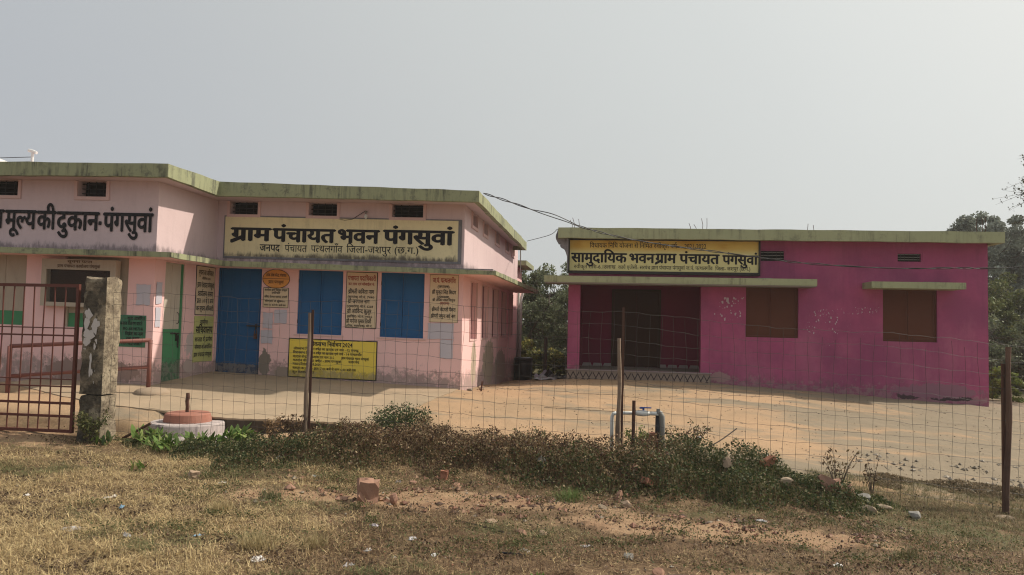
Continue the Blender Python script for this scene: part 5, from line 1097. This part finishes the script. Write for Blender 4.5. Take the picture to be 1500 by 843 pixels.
def rosette(x,y,h,r_,nl,label,cs=GR,seed=1):
    """plant of long broad leaves arching from the base"""
    zb=G(x,y); t=thing('leafy_plant',(x,y,zb),label,'plant'); V=[];cc=[]
    for k in range(nl):
        th=random.uniform(0,6.283); el=random.uniform(.5,1.45); L=h*random.uniform(.35,.85); wd=L*random.uniform(.09,.15); bx,by=x+random.gauss(0,r_*.4),y+random.gauss(0,r_*.4); bz=zb+random.uniform(0,h*.35)
        sx,sy=-math.sin(th),math.cos(th); P=[]; 
        for i in range(5):
            u=i/4; P.append((bx+math.cos(th)*math.cos(el)*L*u+math.cos(th)*L*.15*u*u,by+math.sin(th)*math.cos(el)*L*u,bz+math.sin(el)*L*u-L*.22*u*u, wd*math.sin(math.pi*(.12+.86*u))**.8))
        c=np.array(random.choice(cs))*random.uniform(.75,1.25)
        for i in range(4):
            a,b_=P[i],P[i+1]; V+=[(a[0]-sx*a[3],a[1]-sy*a[3],a[2]),(a[0]+sx*a[3],a[1]+sy*a[3],a[2]),(b_[0]+sx*b_[3],b_[1]+sy*b_[3],b_[2]),(b_[0]-sx*b_[3],b_[1]-sy*b_[3],b_[2])]; cc.append(c)
    np_mesh('leaves',V,4,M['leaf'],cc,parent=t,loc=(x,y,zb)); return t
rosette(-5.55,8.72,.27,.24,110,'bright green broad-leaved plant left of the flag base')
rosette(-4.85,8.55,.25,.26,110,'bright green broad-leaved plant in front of the flag base')
rosette(-4.45,8.75,.34,.2,80,'tall light green plant right of the flag base')
rosette(-5.1,8.3,.26,.24,80,'low green leafy plant in front of the flag base, nearest the camera')
rosette(-5.95,8.35,.20,.12,26,'dusty green leafy plant at the right foot of the concrete pillar',DG+GR[:1])
rosette(-4.72,7.2,.15,.08,24,'small bright green clump at the left front edge of the weeds')
rosette(-.40,4.62,.10,.05,16,'small fresh green sprout at the bottom edge of the picture')
plant(-6.1,8.32,.42,.22,14,900,.018,[(.10,.11,.04),(.16,.15,.06),(.07,.08,.03)],[3,2,3],'dusty weed plant covering the foot of the concrete pillar',stemmat='bark')
plant(-2.62,9.5,.46,.44,30,2600,.018,[(.05,.075,.028),(.08,.11,.04),(.12,.10,.05)],[4,3,1],'dark green upright bush standing behind the weeds by the slab corner','bush','bush')
plant(-2.15,9.45,.30,.22,14,900,.016,BR+DG[:1],[3,3,2,2],'browning bush right of the dark upright bush','bush','bush')
plant(.98,9.2,.50,.36,26,900,.017,BR+DG[:2],[3,3,1,2,2],'twiggy half-bare bush right of the tap','bush','bush',stem=(.006,.002))
plant(.42,9.25,.38,.2,12,700,.02,[(.10,.13,.04),(.2,.22,.06)],[3,2],'yellow-green weed plant behind the white tap pipe')
plant(-3.62,8.5,.42,.2,9,260,.022,BR,[3,3,2],'withered brown weed at the foot of the left fence post')
plant(-4.15,9.0,.36,.18,9,220,.024,[(.26,.17,.09),(.15,.09,.05)],[3,2],'dry reddish stalky weed between the flag base and the left fence post')
plant(-3.3,8.9,.30,.25,14,900,.016,DG+BR[:1],[3,3,2,3],'dark scraggly weed right of the left fence post')
plant(2.45,8.45,.50,.22,9,160,.020,BR,[3,3,2],'thin seeding weed with dark heads at the right end of the weeds',stem=(.004,.002))
plant(2.85,8.6,.40,.14,6,90,.018,BR,[3,3,2],'sparse dry weed farthest right along the weeds',stem=(.004,.002))
plant(-.9,9.3,.30,.35,18,900,.016,DG+BR,[3,2,2,3,3,1],'low brown-green weed at the back of the bank in the middle')
def tuft(x,y,h,n,label,cs):
    zb=G(x,y); t=thing('grass_tuft',(x,y,zb),label,'grass tuft'); xx=x+rng.normal(0,h*.35,n); yy=y+rng.normal(0,h*.3,n)
    o=blades(xx,yy,ground(xx,yy),rng.uniform(.5,1.1,n)*h,np.full(n,.004),np.clip(rng.normal(.8,.35,n),.1,1.5),pick(n,cs,[1]*len(cs)),'blades',M['straw'],parent=t,loc=(x,y,zb)); return t
tuft(-.32,7.12,.16,420,'fresh green grass tuft at the edge of the weeds below the middle',[(.13,.20,.06),(.18,.24,.08)])
tuft(-3.1,5.85,.13,420,'pale straw tuft in the dry grass at left',[(.42,.34,.18),(.36,.28,.14)])
tuft(-2.35,4.95,.16,500,'pale straw tuft near the bottom left of centre',[(.42,.34,.18),(.36,.28,.14)])
tuft(-2.0,5.1,.14,320,'second pale straw tuft just right of the bottom one',[(.42,.34,.18),(.33,.26,.13)])
tuft(-2.9,6.35,.14,260,'green scruffy tuft left of the big sandstone block',[(.09,.12,.045),(.13,.13,.06)])
tuft(2.2,5.9,.12,260,'olive tuft on the right of the bare patch',[(.12,.12,.05),(.2,.17,.08)])
# ================================================================ trees and bushes behind
def tree(x,y,h,rx,rz,label,cs,ps,nleaf,ls,ncl,seed,trunk_r=.12,low=.15,clr=.20,zb=-.2,cat='tree',name='tree',elong=2.0,ry=None,group=None,spars=1.0,lean=0):
    rr=np.random.default_rng(seed); ry=ry or rx
    t=thing(name,(x,y,zb),label,cat,group); cz=zb+h-rz
    # clump centres filling an uneven ellipsoid
    C=[]
    while len(C)<ncl:
        p=rr.uniform(-1,1,3); d=np.linalg.norm(p)
        if d>1 or d<.35*rr.random(): continue
        th=math.atan2(p[1],p[0]); k=1+.16*math.sin(3*th+seed)+.10*math.sin(5*th+2*p[2]*3+seed)
        q=np.array([x+p[0]*rx*k,y+p[1]*ry*k,cz+p[2]*rz*(1+.12*math.sin(4*th+seed*2))])
        if q[2]<zb+h*low: continue
        C.append(q)
    C=np.array(C); m=MB(); fork=Vector((x+lean*.3,y,zb+max(.25,h*.22)))
    m.tube([(x,y,zb-.2),((x+fork.x)/2+.02*h,y,(zb+fork.z)/2),tuple(fork)],[trunk_r*1.25,trunk_r,trunk_r*.85],8)
    nl=max(4,min(9,ncl//14)); limbs=[]
    for k in range(nl):
        c=C[rr.integers(len(C))]; e=Vector((x+(c[0]-x)*.62,y+(c[1]-y)*.62,zb+h*.35+(c[2]-zb-h*.35)*.7)); mid=fork.lerp(e,.5)+Vector(rr.normal(0,h*.03,3))
        P=smooth_path([fork,mid,e],4); m.tube(P,[trunk_r*.6*(1-.75*i/(len(P)-1)) for i in range(len(P))],6); limbs+=P[3:]
    for c in C:
        c_=Vector(c); s_=min(limbs,key=lambda q:(q-c_).length); mid=s_.lerp(c_,.5)+Vector(rr.normal(0,h*.02,3)); m.tube([s_,mid,c_],[trunk_r*.14,trunk_r*.09,trunk_r*.03],4,cap=False)
    m.build('trunk',M['bark'],t)
    sz=rr.uniform(.5,1.25,ncl)*spars; i=rr.choice(ncl,nleaf,p=sz/sz.sum()); R_=(clr*rr.uniform(.6,1.3,ncl))[i][:,None]*np.array([rx,ry,min(rx,rz)*.8])
    d=rr.normal(size=(nleaf,3)); d/=np.linalg.norm(d,axis=1)[:,None]; P=C[i]+d*R_*(rr.random((nleaf,1))**.45)
    tint=(rr.uniform(.7,1.3,ncl))[i][:,None]; k=rr.choice(len(cs),nleaf,p=np.array(ps)/sum(ps)); cc=np.array(cs)[k]*rr.uniform(.8,1.2,(nleaf,1))*tint
    np_mesh('crown',leaf_quads(P,rr.uniform(.6,1.3,nleaf)*ls,elong),4,M['leaf'],cc,parent=t,loc=(x,y,zb)); return t
OL=[(.15,.175,.095),(.19,.21,.12),(.11,.13,.075)]; YG=[(.20,.20,.05),(.14,.16,.045),(.28,.24,.07)]; DK=[(.11,.13,.085),(.14,.155,.10)]  # OL and DK lightened so the leaf colour carries some haze
gg='thorn trees in the gap between the buildings'
tree(-3.2,29,4.5,1.9,1.9,'feathery grey-green thorn tree behind the pink office corner',OL,[3,2,2],15000,.065,90,3,.11,.10,.17,-.4)
tree(-1.3,31,4.7,2.2,2.0,'wider feathery thorn tree in the gap, just left of the magenta hall',OL,[3,3,2],17000,.065,100,5,.12,.10,.17,-.4)
tree(-.2,27.5,4.0,1.5,1.6,'smaller thorn tree half hidden behind the magenta hall',OL,[3,2,2],9000,.06,70,8,.09,.10,.18,-.4)
tree(-5.2,35,4.4,2.6,2.1,'dark thorn tree farther back behind the pink office',DK+OL[:1],[2,2,2],11000,.08,80,11,.14,.05,.18,-.5)
tree(-2.4,38,3.9,3.2,2.0,'dark low tree farther back in the middle of the gap',DK+OL[:1],[2,2,1],15000,.085,100,12,.14,.0,.17,-.5)
tree(1.2,37,4.6,3.0,2.2,'dark tree farther back behind the left end of the magenta hall',DK+OL[:1],[2,2,1],12000,.085,90,13,.14,.0,.17,-.5)
tree(-2.75,24.6,1.35,.75,.65,'yellow-green shrub beside the drain pipe',YG,[3,3,2],5000,.045,50,21,.03,.0,.2,-.25,'shrub','shrub')
tree(-1.95,25.0,1.1,.7,.5,'yellowing low shrub behind the dark back-fence post',YG+OL[:1],[3,3,2,1],4200,.045,45,22,.03,.0,.2,-.25,'shrub','shrub')
tree(-1.15,24.6,.95,.6,.45,'yellow-green shrub touching the left edge of the magenta hall',YG,[3,3,2],3600,.045,40,23,.03,.0,.2,-.2,'shrub','shrub')
tree(-.3,25.6,1.2,.7,.55,'olive shrub mostly hidden behind the magenta porch pillar',OL,[3,3,2],2600,.05,40,24,.03,.0,.2,-.25,'shrub','shrub')
# right-hand side
tree(20.4,44,9.0,2.9,3.0,'tall rounded hazy tree whose crown tops the right end of the hall roof',[(.19,.215,.18),(.22,.245,.20)],[1,1],30000,.11,170,31,.25,.22,.16,-.8)  # pale grey leaves: distance haze painted into the foliage colour
tree(25.2,46,9.2,3.2,3.6,'broad hazy tree at the right edge, beside the tall rounded one',[(.19,.215,.18),(.22,.245,.20)],[1,1],28000,.12,150,32,.25,.15,.16,-.9)  # same haze-greyed leaf colour as the tall tree
tree(22.2,50,6.2,3.6,2.6,'dull green tree low between the two tall hazy ones',[(.06,.085,.045),(.085,.11,.055)],[1,1],13000,.13,90,33,.22,.0,.17,-.9)
tree(13.4,29,4.6,2.0,2.3,'yellowish leafy tree right behind the end of the magenta hall',[(.13,.14,.05),(.10,.12,.045),(.17,.17,.07)],[3,3,1],15000,.07,90,34,.12,.0,.17,-.6)
tree(16.2,28,4.0,2.3,2.1,'olive bushy tree at the right edge beyond the right fence post',OL+YG[1:2],[3,3,2,1],15000,.07,90,35,.12,.0,.17,-.7)
tree(11.2,24.5,2.7,1.5,1.4,'dark dense bush beside the right end wall of the hall',DK+OL[:2],[2,2,2,1],11000,.055,80,36,.06,.0,.19,-.5,'shrub','shrub')
tree(13.0,23.0,2.2,1.4,1.2,'dark green bush seen behind the right fence post',DK+OL[:2],[1,2,3,1],9000,.055,70,37,.06,.0,.19,-.5,'shrub','shrub')
tree(10.0,20.6,.95,.6,.42,'bright yellow-green low shrub at the right foot of the hall',[(.22,.26,.06),(.15,.20,.05)],[1,1],3000,.05,40,38,.03,.0,.2,-.25,'shrub','shrub')
tree(11.3,20.3,1.05,.8,.5,'bright green low shrub right of the right fence post',[(.20,.24,.06),(.12,.16,.045)],[1,1],3600,.05,45,39,.03,.0,.2,-.3,'shrub','shrub')
# thorny branch tree mostly outside the picture
t=thing('thorn_tree',(12.6,21.0,-.4),'nearly bare thorny tree whose fine twigs reach in at the upper right edge','tree')
m=MB(); rr=np.random.default_rng(3); m.tube([(13.0,21,-.5),(12.9,21,1.5),(12.6,21,3.2)],[.16,.13,.11],8); tips=[]
for k in range(26):
    z=rr.uniform(4.0,6.4); ln=rr.uniform(1.0,2.7); a=Vector((12.6+rr.normal(0,.1),21+rr.normal(0,.3),3.1)); e=Vector((12.6-ln*.72 if k%5 else 12.6+ln,21+rr.normal(0,.5),z)); mid=a.lerp(e,.5)+Vector((.25,0,.35)); P=smooth_path([a,mid,e],5)
    m.tube(P,[.032*(1-.85*i/(len(P)-1)) for i in range(len(P))],5)
    for j in range(22):
        s_=P[rr.integers(3,len(P))]; q=s_+Vector((rr.normal(-.12,.22),rr.normal(0,.25),rr.normal(.0,.16))); m.tube([s_,q],[.005,.002],3,cap=False); tips+=[s_.lerp(q,u) for u in rr.random(5)]
m.build('branches',M['bark'],t); T=np.array([tuple(p) for p in tips])+rr.normal(0,.03,(len(tips),3)); T=np.repeat(T,2,axis=0)+rr.normal(0,.03,(len(T)*2,3))
np_mesh('leaves',leaf_quads(T,np.full(len(T),.035),1.6),4,M['leaf'],pick(len(T),[(.09,.10,.05),(.06,.06,.035)],[1,1]),parent=t,loc=(12.6,21,-.4))
# far wood closing the horizon
n=60000; th=rng.uniform(-1.3,1.35,n); r_=rng.uniform(75,110,n); x=r_*np.sin(th); y=r_*np.cos(th); z=-.9+rng.random(n)**.8*(3.2+1.4*np.sin(th*31)+1.0*np.sin(th*77+1))
np_mesh('distant_wood',leaf_quads(np.stack([x,y,z],1),rng.uniform(.5,1.3,n),1.3),4,M['leaf'],pick(n,[(.06,.08,.04),(.09,.10,.05)],[1,1]),kind='stuff')
# winter haze
hz=bpy.data.materials.new('haze_air'); hz.use_nodes=True; t_=hz.node_tree; t_.nodes.clear(); o_=t_.nodes.new('ShaderNodeOutputMaterial'); pv=t_.nodes.new('ShaderNodeVolumePrincipled')
pv.inputs['Color'].default_value=(1,1,1,1); pv.inputs['Density'].default_value=.0009; pv.inputs['Anisotropy'].default_value=.2; t_.links.new(pv.outputs[0],o_.inputs['Volume'])
m=MB(); m.box(-520,520,-220,700,-4,11.5); h_=m.build('haze',hz,kind='stuff')
